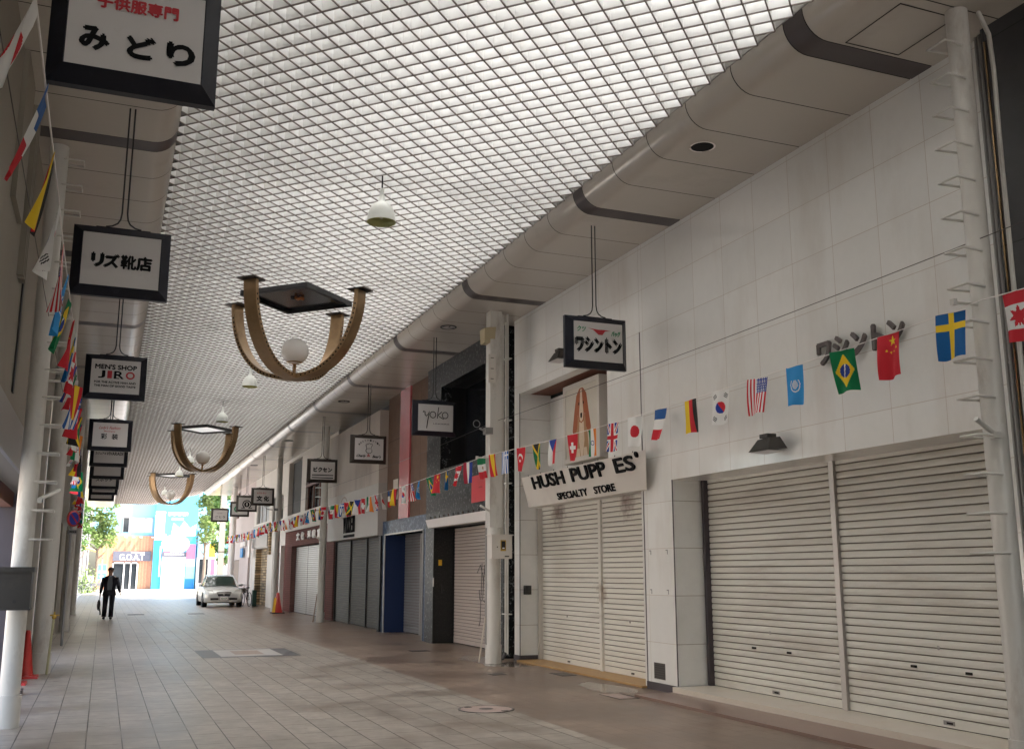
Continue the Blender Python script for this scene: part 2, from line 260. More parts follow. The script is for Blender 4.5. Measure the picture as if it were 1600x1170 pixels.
# ---------------------------------------------------------------- mesh builder
_tc = {}
def textgeo(s, bold=0., shear=0.):
    k = (s, bold, shear)
    if k not in _tc:
        c = bpy.data.curves.new('t', 'FONT'); c.body = s; c.offset = bold; c.shear = shear; c.resolution_u = 3
        o = bpy.data.objects.new('t', c); COL.objects.link(o)
        m = bpy.data.meshes.new_from_object(o.evaluated_get(bpy.context.evaluated_depsgraph_get()))
        vs = [tuple(v.co) for v in m.vertices]; fs = [tuple(p.vertices) for p in m.polygons]
        bpy.data.objects.remove(o); bpy.data.curves.remove(c); bpy.data.meshes.remove(m)
        _tc[k] = (vs, fs)
    return _tc[k]
class MB:
    def __init__(s): s.v = []; s.f = []; s.m = []; s.sm = []
    def add(s, vs, fs, m=0, sm=False):
        o = len(s.v); s.v += [tuple(v) for v in vs]
        for f in fs: s.f.append(tuple(i + o for i in f)); s.m.append(m); s.sm.append(sm)
        return s
    def box(s, x0, x1, y0, y1, z0, z1, m=0):
        vs = [(x, y, z) for x in (x0, x1) for y in (y0, y1) for z in (z0, z1)]
        return s.add(vs, [(0, 1, 3, 2), (4, 6, 7, 5), (0, 4, 5, 1), (2, 3, 7, 6), (0, 2, 6, 4), (1, 5, 7, 3)], m)
    def hexa(s, a, b, m=0):   # two quads, a and b (4 pts each, same order)
        return s.add(list(a) + list(b), [(3, 2, 1, 0), (4, 5, 6, 7), (0, 1, 5, 4), (1, 2, 6, 5), (2, 3, 7, 6), (3, 0, 4, 7)], m)
    def poly(s, pts, m=0): return s.add(pts, [tuple(range(len(pts)))], m)
    def tube(s, pts, r, n=8, m=0, cap=True, flat=1.):
        pts = [Vector(p) for p in pts]; rs = r if isinstance(r, (list, tuple)) else [r] * len(pts)
        vs = []; fs = []; ref = None
        for i, p in enumerate(pts):
            t = (pts[min(i + 1, len(pts) - 1)] - pts[max(i - 1, 0)]).normalized()
            if ref is None:
                ref = Vector((0, 0, 1)) if abs(t.z) < .9 else Vector((1, 0, 0))
            a = (ref - t * ref.dot(t)).normalized(); b = t.cross(a); ref = a
            rr = rs[i]; ra, rb = rr if isinstance(rr, tuple) else (rr, rr * flat)
            for k in range(n):
                an = 2 * math.pi * k / n; vs.append(p + a * math.cos(an) * ra + b * math.sin(an) * rb)
        for i in range(len(pts) - 1):
            for k in range(n): fs.append((i * n + k, i * n + (k + 1) % n, (i + 1) * n + (k + 1) % n, (i + 1) * n + k))
        s.add(vs, fs, m, True)
        if cap: s.add(vs[:n], [tuple(range(n - 1, -1, -1))], m); s.add(vs[-n:], [tuple(range(n))], m)
        return s
    def lathe(s, prof, c=(0, 0, 0), n=24, m=0, axis='Z', sm=True):
        vs = []; fs = []
        for (r, h) in prof:
            for k in range(n):
                an = 2 * math.pi * k / n; x, y = r * math.cos(an), r * math.sin(an)
                p = {'Z': (x, y, h), 'Y': (x, h, y), 'X': (h, x, y)}[axis]
                vs.append((c[0] + p[0], c[1] + p[1], c[2] + p[2]))
        for i in range(len(prof) - 1):
            for k in range(n): fs.append((i * n + k, i * n + (k + 1) % n, (i + 1) * n + (k + 1) % n, (i + 1) * n + k))
        return s.add(vs, fs, m, sm)
    def sph(s, c, r, m=0, n=16, sc=(1, 1, 1)):
        o = len(s.v); k = 10
        s.lathe([(max(1e-4, r * math.sin(math.pi * i / k)), -r * math.cos(math.pi * i / k)) for i in range(k + 1)], (0, 0, 0), n, m)
        for i in range(o, len(s.v)):
            v = s.v[i]; s.v[i] = (c[0] + v[0] * sc[0], c[1] + v[1] * sc[1], c[2] + v[2] * sc[2])
        return s
    def text(s, t, c, w, h, face='-Y', m=0, depth=.004, bold=0., shear=0., keep=False, rot=0.):
        if bold:
            k = min(bold * 1.2 * h, .03)
            for i, (a, b) in enumerate(((0, 0), (-k, 0), (k, 0), (0, -k), (0, k))):
                cc = (c[0] + a, c[1], c[2] + b) if face == '-Y' else (c[0], c[1] + a, c[2] + b)
                s.text(t, cc, w, h, face, m, depth + i * .0005, 0., shear, keep, rot)
            return s
        vs, fs = textgeo(t, 0., shear)
        if not vs: return s
        x0 = min(v[0] for v in vs); x1 = max(v[0] for v in vs); y0 = min(v[1] for v in vs); y1 = max(v[1] for v in vs)
        sx = w / (x1 - x0); sy = h / (y1 - y0)
        if keep: sx = sy = min(sx, sy)
        out = []; n = len(vs)
        for dz in (0, depth):
            for v in vs:
                x = (v[0] - (x0 + x1) / 2) * sx; y = (v[1] - (y0 + y1) / 2) * sy
                if rot: x, y = x * math.cos(rot) - y * math.sin(rot), x * math.sin(rot) + y * math.cos(rot)
                if face == '-Y': out.append((c[0] + x, c[1] - dz, c[2] + y))
                elif face == '-X': out.append((c[0] - dz, c[1] - x, c[2] + y))
        ff = [tuple(i + n for i in f) for f in fs]
        if depth > .006:      # side walls along boundary edges
            cnt = {}
            for f in fs:
                for i in range(len(f)):
                    a, b = f[i], f[(i + 1) % len(f)]; cnt[(a, b)] = 1
            for (a, b) in list(cnt):
                if (b, a) not in cnt: ff.append((a, b, b + n, a + n))
        return s.add(out, ff, m)
    def build(s, name, mats, parent=None, origin=None):
        me = bpy.data.meshes.new(name)
        used = sorted({i for f in s.f for i in f})
        if len(used) < len(s.v): mp_ = {a: i for i, a in enumerate(used)}; s.v = [s.v[i] for i in used]; s.f = [tuple(mp_[i] for i in f) for f in s.f]
        if origin is None: origin = tuple(parent['_w']) if parent is not None else (0, 0, 0)
        ox, oy, oz = origin
        me.from_pydata([(v[0] - ox, v[1] - oy, v[2] - oz) for v in s.v], [], s.f)
        if not isinstance(mats, (list, tuple)): mats = [mats] + (['groove'] if max(s.m, default=0) == 1 else [])
        for a in mats: me.materials.append(M[a] if isinstance(a, str) else a)
        me.polygons.foreach_set('material_index', s.m); me.polygons.foreach_set('use_smooth', s.sm)
        me.update()
        o = bpy.data.objects.new(name, me); COL.objects.link(o)
        if parent is not None:
            o.parent = parent; pw = parent['_w']; o.location = (ox - pw[0], oy - pw[1], oz - pw[2]) if parent.type == 'EMPTY' or True else (0, 0, 0)
        else: o.location = origin
        o['_w'] = origin
        return o
def tag(o, label=None, cat=None, group=None, kind=None):
    if label: o['label'] = label
    if cat: o['category'] = cat
    if group: o['group'] = group
    if kind: o['kind'] = kind
    return o
def thing(name, loc, label, cat, group=None):
    o = bpy.data.objects.new(name, None); COL.objects.link(o); o.location = loc; o.empty_display_size = .1
    o['_w'] = tuple(loc); return tag(o, label, cat, group)
def solo(mb, name, mats, origin, label, cat, group=None):
    return tag(mb.build(name, mats, None, origin), label, cat, group)
def struct(mb, name, mats): return tag(mb.build(name, mats), kind='structure')
def dup(root, loc, label=None, group=None, rz=None):
    r = root.copy(); COL.objects.link(r); r.location = loc
    if rz is not None: r.rotation_euler = (0, 0, rz)
    if label: r['label'] = label
    if group: r['group'] = group
    for ch in list(root.children):
        c = ch.copy(); COL.objects.link(c); c.parent = r
        for g in list(ch.children):
            e = g.copy(); COL.objects.link(e); e.parent = c
    return r
def wallx(mb, xf, xb, y0, y1, z0, z1, holes=(), m=0, mside=None):
    """slab between xf (street face) and xb with rectangular holes (ya,yb,za,zb)"""
    if mside is None: mside = m
    ys = sorted({y0, y1, *[min(max(v, y0), y1) for h in holes for v in h[:2]]}); zs = sorted({z0, z1, *[min(max(v, z0), z1) for h in holes for v in h[2:]]})
    def solid(i, j):
        if i < 0 or j < 0 or i >= len(ys) - 1 or j >= len(zs) - 1: return False
        cy, cz = (ys[i] + ys[i + 1]) / 2, (zs[j] + zs[j + 1]) / 2
        return not any(h[0] < cy < h[1] and h[2] < cz < h[3] for h in holes)
    for i in range(len(ys) - 1):
        for j in range(len(zs) - 1):
            if not solid(i, j): continue
            a, b, c, d_ = ys[i], ys[i + 1], zs[j], zs[j + 1]
            mb.poly([(xf, a, c), (xf, a, d_), (xf, b, d_), (xf, b, c)], m)
            mb.poly([(xb, a, c), (xb, b, c), (xb, b, d_), (xb, a, d_)], m)
            if not solid(i - 1, j): mb.poly([(xf, a, c), (xb, a, c), (xb, a, d_), (xf, a, d_)], mside)
            if not solid(i + 1, j): mb.poly([(xf, b, c), (xf, b, d_), (xb, b, d_), (xb, b, c)], mside)
            if not solid(i, j - 1): mb.poly([(xf, a, c), (xf, b, c), (xb, b, c), (xb, a, c)], m)
            if not solid(i, j + 1): mb.poly([(xf, a, d_), (xb, a, d_), (xb, b, d_), (xf, b, d_)], m)
    return mb
def slats(y0, y1, z0, z1, X, pitch=.08, sgn=-1):
    mb = MB(); prof = []
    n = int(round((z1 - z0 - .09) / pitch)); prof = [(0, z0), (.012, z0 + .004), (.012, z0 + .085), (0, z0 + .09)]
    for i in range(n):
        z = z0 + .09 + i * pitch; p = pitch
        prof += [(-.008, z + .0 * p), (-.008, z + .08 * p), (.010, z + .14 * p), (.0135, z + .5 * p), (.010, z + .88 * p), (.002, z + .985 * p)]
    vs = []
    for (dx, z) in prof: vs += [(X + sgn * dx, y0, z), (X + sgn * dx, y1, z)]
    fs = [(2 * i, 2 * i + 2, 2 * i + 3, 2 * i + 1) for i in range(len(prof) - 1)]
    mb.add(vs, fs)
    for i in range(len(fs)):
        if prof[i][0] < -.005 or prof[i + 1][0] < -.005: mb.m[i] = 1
    return mb
YB, YE = -16., 66.
# ---------------------------------------------------------------- ground and paving
g = MB(); g.box(-300, 400, -120, 700, -.4, -.02); struct(g, 'ground', 'outground')
g = MB(); g.poly([(-1.35, YB, 0), (4.5, YB, 0), (4.5, 84, 0), (-1.35, 84, 0)])
struct(g, 'pavement', 'paver')
g = MB(); g.poly([(4.5, YB, 0), (8.6, YB, 0), (8.6, 84, 0), (4.5, 84, 0)]); struct(g, 'side_pavement', 'paverbrown')
g = MB(); g.poly([(-14, 10, -.006), (-1.35, 10, -.006), (-1.35, 84, -.006), (-14, 84, -.006)]); struct(g, 'road', 'outground')
o = thing('inlay_slab', (2.76, 21.1, 0), 'rectangular floor inlay, dark granite border round a pale panel, set in the pavers', 'floor inlay')
g = MB(); z = .004
for (a, b, c, d_) in ((1.85, 2.2, 20.05, 22.1), (3.35, 3.67, 20.05, 22.1), (2.2, 3.35, 20.05, 20.3), (2.2, 3.35, 22.0, 22.1)): g.poly([(a, c, z), (b, c, z), (b, d_, z), (a, d_, z)])
g.build('border', 'granitefloor', o)
g = MB()
for (a, b, c, d_, m) in ((2.2, 2.5, 20.3, 22., 0), (3.05, 3.35, 20.3, 22., 0), (2.5, 3.05, 20.3, 20.7, 0), (2.5, 3.05, 21.7, 22., 0), (2.5, 3.05, 20.7, 21.7, 1)): g.poly([(a, c, z), (b, c, z), (b, d_, z), (a, d_, z)], m)
g.build('centre_panel', ['lightslab', 'brownslab'], o)
# manhole
o = thing('manhole_cover', (4.25, 11.45, 0), 'round pink manhole cover with a dark rim in the pavement', 'manhole cover')
MB().lathe([(.33, .0), (.33, .006), (.30, .006)], (4.25, 11.45, 0), 40).build('rim', 'iron', o)
g = MB().lathe([(.30, .005), (.085, .007)], (4.25, 11.45, 0), 40); g.lathe([(.085, .008), (.001, .008)], (4.25, 11.45, 0), 20, 1); g.box(4.36, 4.44, 11.2, 11.26, .0, .008, 1); g.box(4.06, 4.14, 11.62, 11.68, 0, .008, 1)
g.build('lid', ['pinkiron', 'iron'], o)
def plate(name, x0, x1, y0, y1, m, label, cat, m2='iron'):
    g = MB(); g.box(x0, x1, y0, y1, -.01, .004, 1); g.box(x0 + .02, x1 - .02, y0 + .02, y1 - .02, .003, .007, 0)
    return solo(g, name, [m, m2], ((x0 + x1) / 2, (y0 + y1) / 2, 0), label, cat)
plate('drain_cover', 6.66, 6.92, 14.6, 15.1, 'iron', 'dark square iron drain cover by the ochre sill', 'drain cover')
plate('drain_cover', 5.72, 5.97, 15.13, 15.35, 'iron', 'small dark drain cover in the wet brown paving', 'drain cover')
plate('access_cover', 6.12, 6.4, 11.7, 12.27, 'pinkiron', 'pink paved access cover before the white pilaster, left of a twin', 'access cover')
plate('access_cover', 6.41, 6.66, 11.72, 12.24, 'paverbrown', 'brown paved access cover before the white pilaster, right of a pink one', 'access cover')
plate('drain_cover', 5.9, 6.3, 20.2, 20.5, 'iron', 'dark drain cover before the black stone building', 'drain cover')
plate('drain_cover', 1.0, 1.6, 41.6, 42.3, 'iron', 'far grey drain cover in mid pavement, left of two', 'drain cover')
plate('drain_cover', 3.2, 3.8, 41.6, 42.3, 'iron', 'far grey drain cover in mid pavement, right of two', 'drain cover')
def puddle(cx_, cy_, rx, ry, seed):
    rnd = random.Random(seed); n = 40; a0 = [rnd.uniform(0, 6.28) for _ in range(4)]; P = []
    for k in range(n):
        t = 2 * math.pi * k / n; rr = 1 + .18 * math.sin(2 * t + a0[0]) + .12 * math.sin(3 * t + a0[1]) + .08 * math.sin(5 * t + a0[2]) + .05 * math.sin(9 * t + a0[3]); P.append((cx_ + rx * rr * math.cos(t), cy_ + ry * rr * math.sin(t), .003))
    tag(MB().poly(P).build('water', 'wet', None, (cx_, cy_, 0)), kind='structure')
M['wet'] = mat('wet_film', (.13, .095, .07), .12, var=.25, scale=3)
puddle(6.75, 16.75, .45, .55, 1); puddle(6.5, 17.9, .28, .9, 2); puddle(6.55, 12.9, .25, .8, 3)
# ---------------------------------------------------------------- arcade ceiling
XL, XR, ZL, ZT, P2 = .45, 5.57, 6.59, 6.80, .2807
def yend(x): return 81. if x < 3.2 else 81. - (x - 3.2) * 5.
g = MB(); hw = .0065 / math.sqrt(2); hw2 = .0065 / math.sqrt(2)
def blade(x0, y0, x1, y1, s):
    q = lambda z, h_: [(x0 - h_, y0 + h_ * s, z), (x0 + h_, y0 - h_ * s, z), (x1 + h_, y1 - h_ * s, z), (x1 - h_, y1 + h_ * s, z)]
    zo = .0005 if s > 0 else 0
    g.hexa(q(ZL + .012, hw), q(ZT, hw)); g.hexa(q(ZL + zo, hw2), q(ZL + .0115 + zo, hw2), 1)  # lower strip takes the dark underside colour
for s in (1, -1):
    k = -120
    while True:
        yr = 11.13 + k * P2; k += 1
        if s == 1: ya = yr - (XR - XL)          # y at XL
        else: ya = yr + (XR - XL)
        if min(yr, ya) > 81: break
        if max(yr, ya) < YB: continue
        x0, x1 = XL, XR; y = lambda x: yr + s * (x - XR)
        if y(x0) < YB: x0 = XR + (YB - yr) / s
        if y(x1) < YB: x1 = XR + (YB - yr) / s
        xs = [x0 + (x1 - x0) * i / 60 for i in range(61)]; ok = [x for x in xs if y(x) <= yend(x)]
        if len(ok) < 3: continue
        x0, x1 = ok[0], ok[-1]
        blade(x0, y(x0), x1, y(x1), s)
struct(g, 'ceiling_lattice', ['lattice', mat('lattice_shaded_underside', (.20, .165, .145), .5)])  # second material: shade painted into the colour of the blade undersides
g = MB(); g.poly([(1.3, YB, 8.5), (6.3, YB, 8.5), (6.3, 66, 8.5), (5.6, 70, 8.5), (3.2, 81.5, 8.5), (1.3, 81.5, 8.5)]); struct(g, 'roof_sheet', 'roofsheet')
g = MB(); k = -4
while True:
    y = 6.94 + k * 4.63; k += 1
    if y < YB: continue
    if y > 79: break
    g.box(.2, 5.8 if y < 66 else 3.6, y - .08, y + .08, 7.6, 7.85)
struct(g, 'roof_beams', 'beam')
for nm, sx, x0, ye in (('soffit_right', 1, 5.57, 66.), ('soffit_left', -1, .45, 81.)):
    gp, gb = MB(), MB()
    prof = []
    for i in range(9):
        a = math.pi / 2 * i / 8
        prof.append((x0 + sx * .27 * (1 - math.cos(a)), 6.61 - .27 * math.sin(a)))
    cbx = MB(); cbx.box(min(x0, x0 + sx * .03), max(x0, x0 + sx * .03), YB, ye, 6.621, 8.5 if sx < 0 else 7.5)
    if sx > 0: gl = MB(); gl.poly([(5.585, YB, 7.5), (5.585, ye, 7.5), (6.0, ye, 8.5), (6.0, YB, 8.5)]); struct(gl, 'added_side_glazing', 'addedglass')  # added, unseen from below: brings light onto the lattice from the right
    xe = 8.2 if sx > 0 else -1.35; prof.append((xe, 6.34))
    k = -5
    def ext(gg, ya, yb, dz=0.):
        vs = []
        for (x, zz) in prof: vs += [(x - sx * dz, ya, zz - dz), (x - sx * dz, yb, zz - dz)]
        n = len(prof); fs = [(2 * i, 2 * i + 1, 2 * i + 3, 2 * i + 2) for i in range(n - 1)]
        gg.add(vs, fs, 0, True)
    while True:
        yb0 = 6.80 + k * 4.63; k += 1
        if yb0 < YB: continue
        if yb0 > ye: break
        ext(gb, yb0 + .006, min(yb0 + .274, ye), .002)
        for i in range(5):
            a = yb0 + .28 + i * .87
            if a < ye - .2: ext(gp, a + .007, min(a + .863, ye), .002)
    o = tag(gp.build(nm, 'cream'), kind='structure'); gb.build('dark_band', 'band', o)
    g = MB(); ext(g, YB, ye, -.006); g.build('joint_backing', 'seam', o); cbx.build('curb', 'greyc', o)
g = MB(); g.box(5.9, 9.5, YB, 66, 6.9, 7.5); g.box(-1.6, .1, YB, 81, 6.9, 7.5); g.box(-.2, 1.3, YB, 81, 8.5, 8.6); struct(g, 'roof_slab_and_added_strip', 'beam')  # last box: unseen strip added to keep top light off the left side
# access panel outline on the near soffit
g = MB()
for (a, b, c, d_) in ((6.0, 6.62, 6.745, 6.753), (6.0, 6.62, 6.05, 6.058), (6.0, 6.008, 6.058, 6.745), (6.612, 6.62, 6.058, 6.745)): g.box(a, b, c, d_, 6.332, 6.337)
solo(g, 'access_hatch', 'seam', (6.3, 6.4, 6.34), 'square access hatch outline in the near right soffit', 'access hatch')
# downlights
def downlight(x, y, broken, label):
    o = thing('downlight', (x, y, 6.338), label, 'downlight', 'round recessed lights in the soffit')
    g = MB()
    if broken:
        n = 30
        for k in range(n):
            if k in (2, 3, 4, 12, 13): continue
            a0, a1 = 2 * math.pi * k / n, 2 * math.pi * (k + 1) / n
            q = [(x + r * math.cos(a), y + r * math.sin(a), 6.331) for r, a in ((.15, a0), (.15, a1), (.128, a1), (.128, a0))]
            g.poly(q)
    else: g.lathe([(.165, 6.338), (.165, 6.325), (.135, 6.325), (.13, 6.338)], (x, y, 0), 30)
    g.build('trim_ring', 'white' if broken else 'black', o)
    g = MB().lathe([(.13 if broken else .131, 6.333), (.001, 6.333)], (x, y, 0), 30)
    if not broken: g.box(x - .12, x + .12, y - .008, y + .008, 6.325, 6.331, 1); g.box(x - .008, x + .008, y - .12, y - .009, 6.325, 6.331, 1)
    g.build('lamp_recess', ['hole' if broken else 'signface', 'black'], o)
for i, (y, b, l) in enumerate(((9.22, 1, 'nearest round soffit light, broken and black inside, above the white wall'), (18.5, 0, 'round soffit light with cross bars near the pole, second from the camera'),
        (28.0, 0, 'third round soffit light, above the cream facade'), (37.3, 0, 'fourth round soffit light, above the maroon shop'), (46.6, 0, 'farthest round soffit light on the right'))): downlight(6.03, y, b, l)
# ---------------------------------------------------------------- chandeliers
def chandelier(label, glow):
    o = thing('chandelier', (0, 0, 0), label, 'chandelier', 'arched bronze chandeliers under the lattice')
    H, Rr = 1.50, 1.36
    for q in range(4):
        an = math.pi / 4 + q * math.pi / 2; ca, sa = math.cos(an), math.sin(an)
        g = MB(); n = 26; ring = []
        for i in range(n + 1):
            t = math.pi / 2 * i / n
            r = Rr * math.cos(t) ** .82 if t < math.pi / 2 else 0; z = 6.56 - H * math.sin(t) ** 1.0
            # tangent normal in (r,z)
            dr, dz = -Rr * math.sin(t), -H * math.cos(t); l = math.hypot(dr, dz); nr, nz = dz / l, -dr / l
            ring.append((r, z, nr, nz))
        hwid = .13; th = .04
        vs = []
        for (r, z, nr, nz) in ring:
            for (s1, s2) in ((1, 1), (1, -1), (-1, -1), (-1, 1)):
                rr = r + nr * th * s1; zz = z + nz * th * s1; side = hwid * s2
                vs.append((rr * ca - side * sa, rr * sa + side * ca, zz))
        fs = [(3, 2, 1, 0), tuple(4 * n + k for k in range(4))]
        for i in range(n):
            for k in range(4): fs.append((4 * i + k, 4 * i + (k + 1) % 4, 4 * i + 4 + (k + 1) % 4, 4 * i + 4 + k))
        g.add(vs, fs)
        # row of dark slots on the outer edge faces
        for i in range(3, n - 1):
            r, z, nr, nz = ring[i]
            for s2 in (1, -1):
                c = Vector((r * ca - s2 * (hwid + .001) * sa, r * sa + s2 * (hwid + .001) * ca, z)); tr = Vector((ca * nz, sa * nz, -nr))
                nn = Vector((ca * nr, sa * nr, nz)); a = tr * .016; b = nn * .014
                g.add([c - a - b, c + a - b, c + a + b, c - a + b], [(0, 1, 2, 3)], 1)
        arm = g.build('arm', ['bronze', 'hole'], o, (0, 0, 0))
        cx, cy = ca * Rr, sa * Rr
        g = MB(); pl = [(cx + dx * ca - dy * sa, cy + dx * sa + dy * ca) for dx, dy in ((-.17, -.17), (.17, -.17), (.17, .17), (-.17, .17))]
        g.hexa([(a, b, 6.555) for a, b in pl], [(a, b, 6.575) for a, b in pl]); g.build('mounting_plate', 'brown', arm, (0, 0, 0))
    g = MB(); g.lathe([(.0, 5.16), (.035, 5.16), (.035, 5.08), (.10, 5.06), (.10, 5.03), (.0, 5.03)], n=16); g.lathe([(.03, 5.16), (.03, 5.30), (.14, 5.34), (.175, 5.40), (.17, 5.41), (.02, 5.38)], n=24)
    g.build('lamp_holder', 'bronze', o, (0, 0, 0))
    MB().sph((0, 0, 5.55), .25, n=32).build('globe', 'globe', o, (0, 0, 0))
    # square opening above, turned like the lattice
    g = MB(); a, b = .73, .67
    def ring4(r): return [(r, 0), (0, r), (-r, 0), (0, -r)]
    A, B = ring4(a * 1.414), ring4(b * 1.414)
    for k in range(4):
        k2 = (k + 1) % 4
        g.hexa([(A[k][0], A[k][1], 6.5), (A[k2][0], A[k2][1], 6.5), (B[k2][0], B[k2][1], 6.5), (B[k][0], B[k][1], 6.5)],
               [(A[k][0], A[k][1], 6.6), (A[k2][0], A[k2][1], 6.6), (B[k2][0], B[k2][1], 6.6), (B[k][0], B[k][1], 6.6)])
    g.build('hatch_frame', 'black', o, (0, 0, 0))
    g = MB(); g.hexa([(p[0], p[1], 6.56) for p in B], [(p[0], p[1], 6.575) for p in B])
    if not glow:
        g.tube([(-.05, -.15, 6.53), (.0, -.1, 6.52), (.03, -.2, 6.52), (.08, -.12, 6.53)], .035, 6, 1); g.box(-.12, .12, -.02, .02, 6.53, 6.55, 2)
    g.build('hatch_panel', ['darkglass' if not glow else 'hatchwhite', 'copper', 'black'], o, (0, 0, 0))
    return o
M['darkglass'] = mat('dark_smoked_panel', (.03, .03, .033), .15)
M['hatchwhite'] = translucent('pale_translucent_panel', (.9, .9, .9), .7)
M['copper'] = mat('copper_coil', (.45, .16, .06), .3, metal=.5)
c1 = chandelier('large bronze chandelier of four arched arms with globe, nearest', 0); c1.location = (3.0, 18.28, 0)
c2 = chandelier('bronze arched chandelier with pale square hatch, middle one of three', 1); c2.location = (3.0, 36.95, 0)
c3 = dup(c2, (3.0, 55.5, 0), 'farthest small bronze arched chandelier near the arcade exit')
# pendant lamps
def pendant():
    o = thing('pendant_lamp', (0, 0, 0), '', 'pendant lamp', 'bell pendant lamps under the lattice')
    MB().tube([(0, 0, 6.8), (0, 0, 6.42)], .011, 8).build('rod', 'black', o, (0, 0, 0))
    g = MB(); g.lathe([(.022, 6.45), (.03, 6.36), (.045, 6.27), (.10, 6.235), (.15, 6.17), (.178, 6.09), (.19, 5.99)], n=32)
    g.build('shade', 'lampwhite', o, (0, 0, 0))
    g = MB(); g.lathe([(.19, 5.99), (.183, 5.985), (.17, 6.08), (.14, 6.16), (.09, 6.22), (.03, 6.25)], n=32); g.build('reflector', 'lampin', o, (0, 0, 0))
    MB().sph((0, 0, 6.10), .045, n=12, sc=(1, 1, 1.4)).build('bulb', 'globe', o, (0, 0, 0))
    return o
pn = pendant(); pn.location = (3.02, 12.11, 0); pn['label'] = 'bell pendant lamp with yellowish inside, nearest the camera'
for y, l in ((24.7, 'bell pendant lamp behind the nearest chandelier, second from camera'), (30.9, 'bell pendant lamp just before the middle chandelier, third from camera'),
             (43.2, 'small pendant lamp just beyond the middle chandelier'), (49.4, 'tiny pendant lamp before the farthest chandelier'), (61.6, 'farthest pendant lamp near the exit')): dup(pn, (3.0, y, 0), l)
# ---------------------------------------------------------------- hanging signs
def hang_sign(x, y, lab, deco, frame='signframe', zt=6.34, zc=4.64):
    o = thing('hanging_sign', (x, y, zc), lab, 'shop sign', 'hanging box signs along the arcade')
    g = MB(); W, H, w, h = .465, .36, .375, .275
    for sg in (1, -1):
        yb, yf = y + .03 * sg, y + .115 * sg
        A = [(x - W, zc - H), (x + W, zc - H), (x + W, zc + H), (x - W, zc + H)]; B = [(x - w, zc - h), (x + w, zc - h), (x + w, zc + h), (x - w, zc + h)]
        for k in range(4):
            k2 = (k + 1) % 4
            g.add([(A[k][0], yb, A[k][1]), (A[k2][0], yb, A[k2][1]), (B[k2][0], yf, B[k2][1]), (B[k][0], yf, B[k][1])], [(0, 1, 2, 3)])
            g.add([(B[k][0], yf, B[k][1]), (B[k2][0], yf, B[k2][1]), (B[k2][0] * .985 + x * .015, yf - .006 * sg, B[k2][1] * .985 + zc * .015), (B[k][0] * .985 + x * .015, yf - .006 * sg, B[k][1] * .985 + zc * .015)], [(0, 1, 2, 3)])
    A = [(x - W, zc - H), (x + W, zc - H), (x + W, zc + H), (x - W, zc + H)]
    for k in range(4):
        k2 = (k + 1) % 4; g.add([(A[k][0], y - .03, A[k][1]), (A[k2][0], y - .03, A[k2][1]), (A[k2][0], y + .03, A[k2][1]), (A[k][0], y + .03, A[k][1])], [(0, 1, 2, 3)])
    g.box(x - .26, x + .26, y - .02, y + .02, zc + H, zc + H + .012)
    g.build('frame', frame, o)
    g = MB(); g.box(x - w * .985, x + w * .985, y - .109, y + .109, zc - h * .985, zc + h * .985); g.build('face', 'signface', o)
    for s in (-1, 1):
        zb = zc + H + .02
        pts = [(x + s * .026, y, zt), (x + s * .026, y, zb + .16), (x + s * .036, y, zb + .09), (x + s * .06, y, zb + .045), (x + s * .11, y, zb + .012), (x + s * .17, y, zb)]
        MB().tube(pts, .0085, 8).build('hanging_rod', 'black' if frame != 'brown' else 'brown', o)
    mb = MB(); deco(mb, x, y - .110, zc)
    if mb.v: mb.build('lettering', ['letter', 'letterred', 'lettergrn', 'lettergrey', 'white'], o)
    return o
def d_midori(m, x, y, z):
    m.text('子供服専門', (x, y, z + .14), .44, .08, m=1, bold=.04)
    for t, dx, dz in (('み', -.22, 0), ('ど', .03, -.01), ('り', .25, -.01)): m.text(t, (x + dx, y, z + dz - .10), .145, .13, bold=.06, shear=-.1)
def d_risu(m, x, y, z):
    m.text('リ', (x - .22, y, z - .01), .10, .13, bold=.08); m.text('ズ', (x - .09, y, z - .01), .135, .13, bold=.07); m.text('靴', (x + .07, y, z - .01), .14, .14, bold=.035); m.text('店', (x + .22, y, z - .01), .14, .14, bold=.045)
def d_jiro(m, x, y, z):
    m.text("MEN'S SHOP", (x, y, z + .155), .62, .075, bold=.05)
    for t, dx, w_, mi in (('J', -.21, .10, 0), ('I', -.09, .06, 1), ('R', .05, .14, 0), ('O', .22, .13, 1)):
        m.text(t, (x + dx, y, z + .03), w_, .115, m=mi, bold=.035)
        if t in 'IR': m.box(x + dx - w_ * .55, x + dx + w_ * (.55 if t == 'I' else .05), y - .004, y, z - .032, z - .018, mi)
        if t in 'I': m.box(x + dx - w_ * .55, x + dx + w_ * .55, y - .004, y, z + .078, z + .09, mi)
    m.text('FOR THE ACTIVE MAN AND', (x, y, z - .095), .62, .032, bold=.05); m.text('THE MAN OF GOOD TASTE', (x, y, z - .155), .62, .032, bold=.05)
def d_saiso(m, x, y, z):
    m.text("Lady's Fashion", (x - .02, y, z + .15), .46, .09, m=1, shear=.5, bold=.005); m.text('Boutique', (x - .02, y, z + .075), .24, .035, m=1, bold=.02, shear=.3)
    m.text('彩', (x - .13, y, z - .04), .13, .125, bold=.02); m.text('装', (x + .10, y, z - .04), .13, .125, bold=.02)
def d_viv(m, x, y, z): m.text('カジュアル', (x - .2, y, z - .02), .26, .06, bold=.03); m.text('VIVARADI', (x + .14, y, z - .02), .40, .085, bold=.02)
def d_faint(m, x, y, z): m.text('サロンド・ロワ', (x, y, z + .02), .40, .08, m=3)
def d_a(m, x, y, z): m.text('スポット', (x, y, z - .06), .5, .12, bold=.03)
def d_line(m, x, y, z): m.box(x - .3, x + .3, y - .004, y, z - .2, z - .17, 3)
def d_far(m, x, y, z): m.text('ドレスショップ', (x, y, z - .1), .55, .10, m=3)
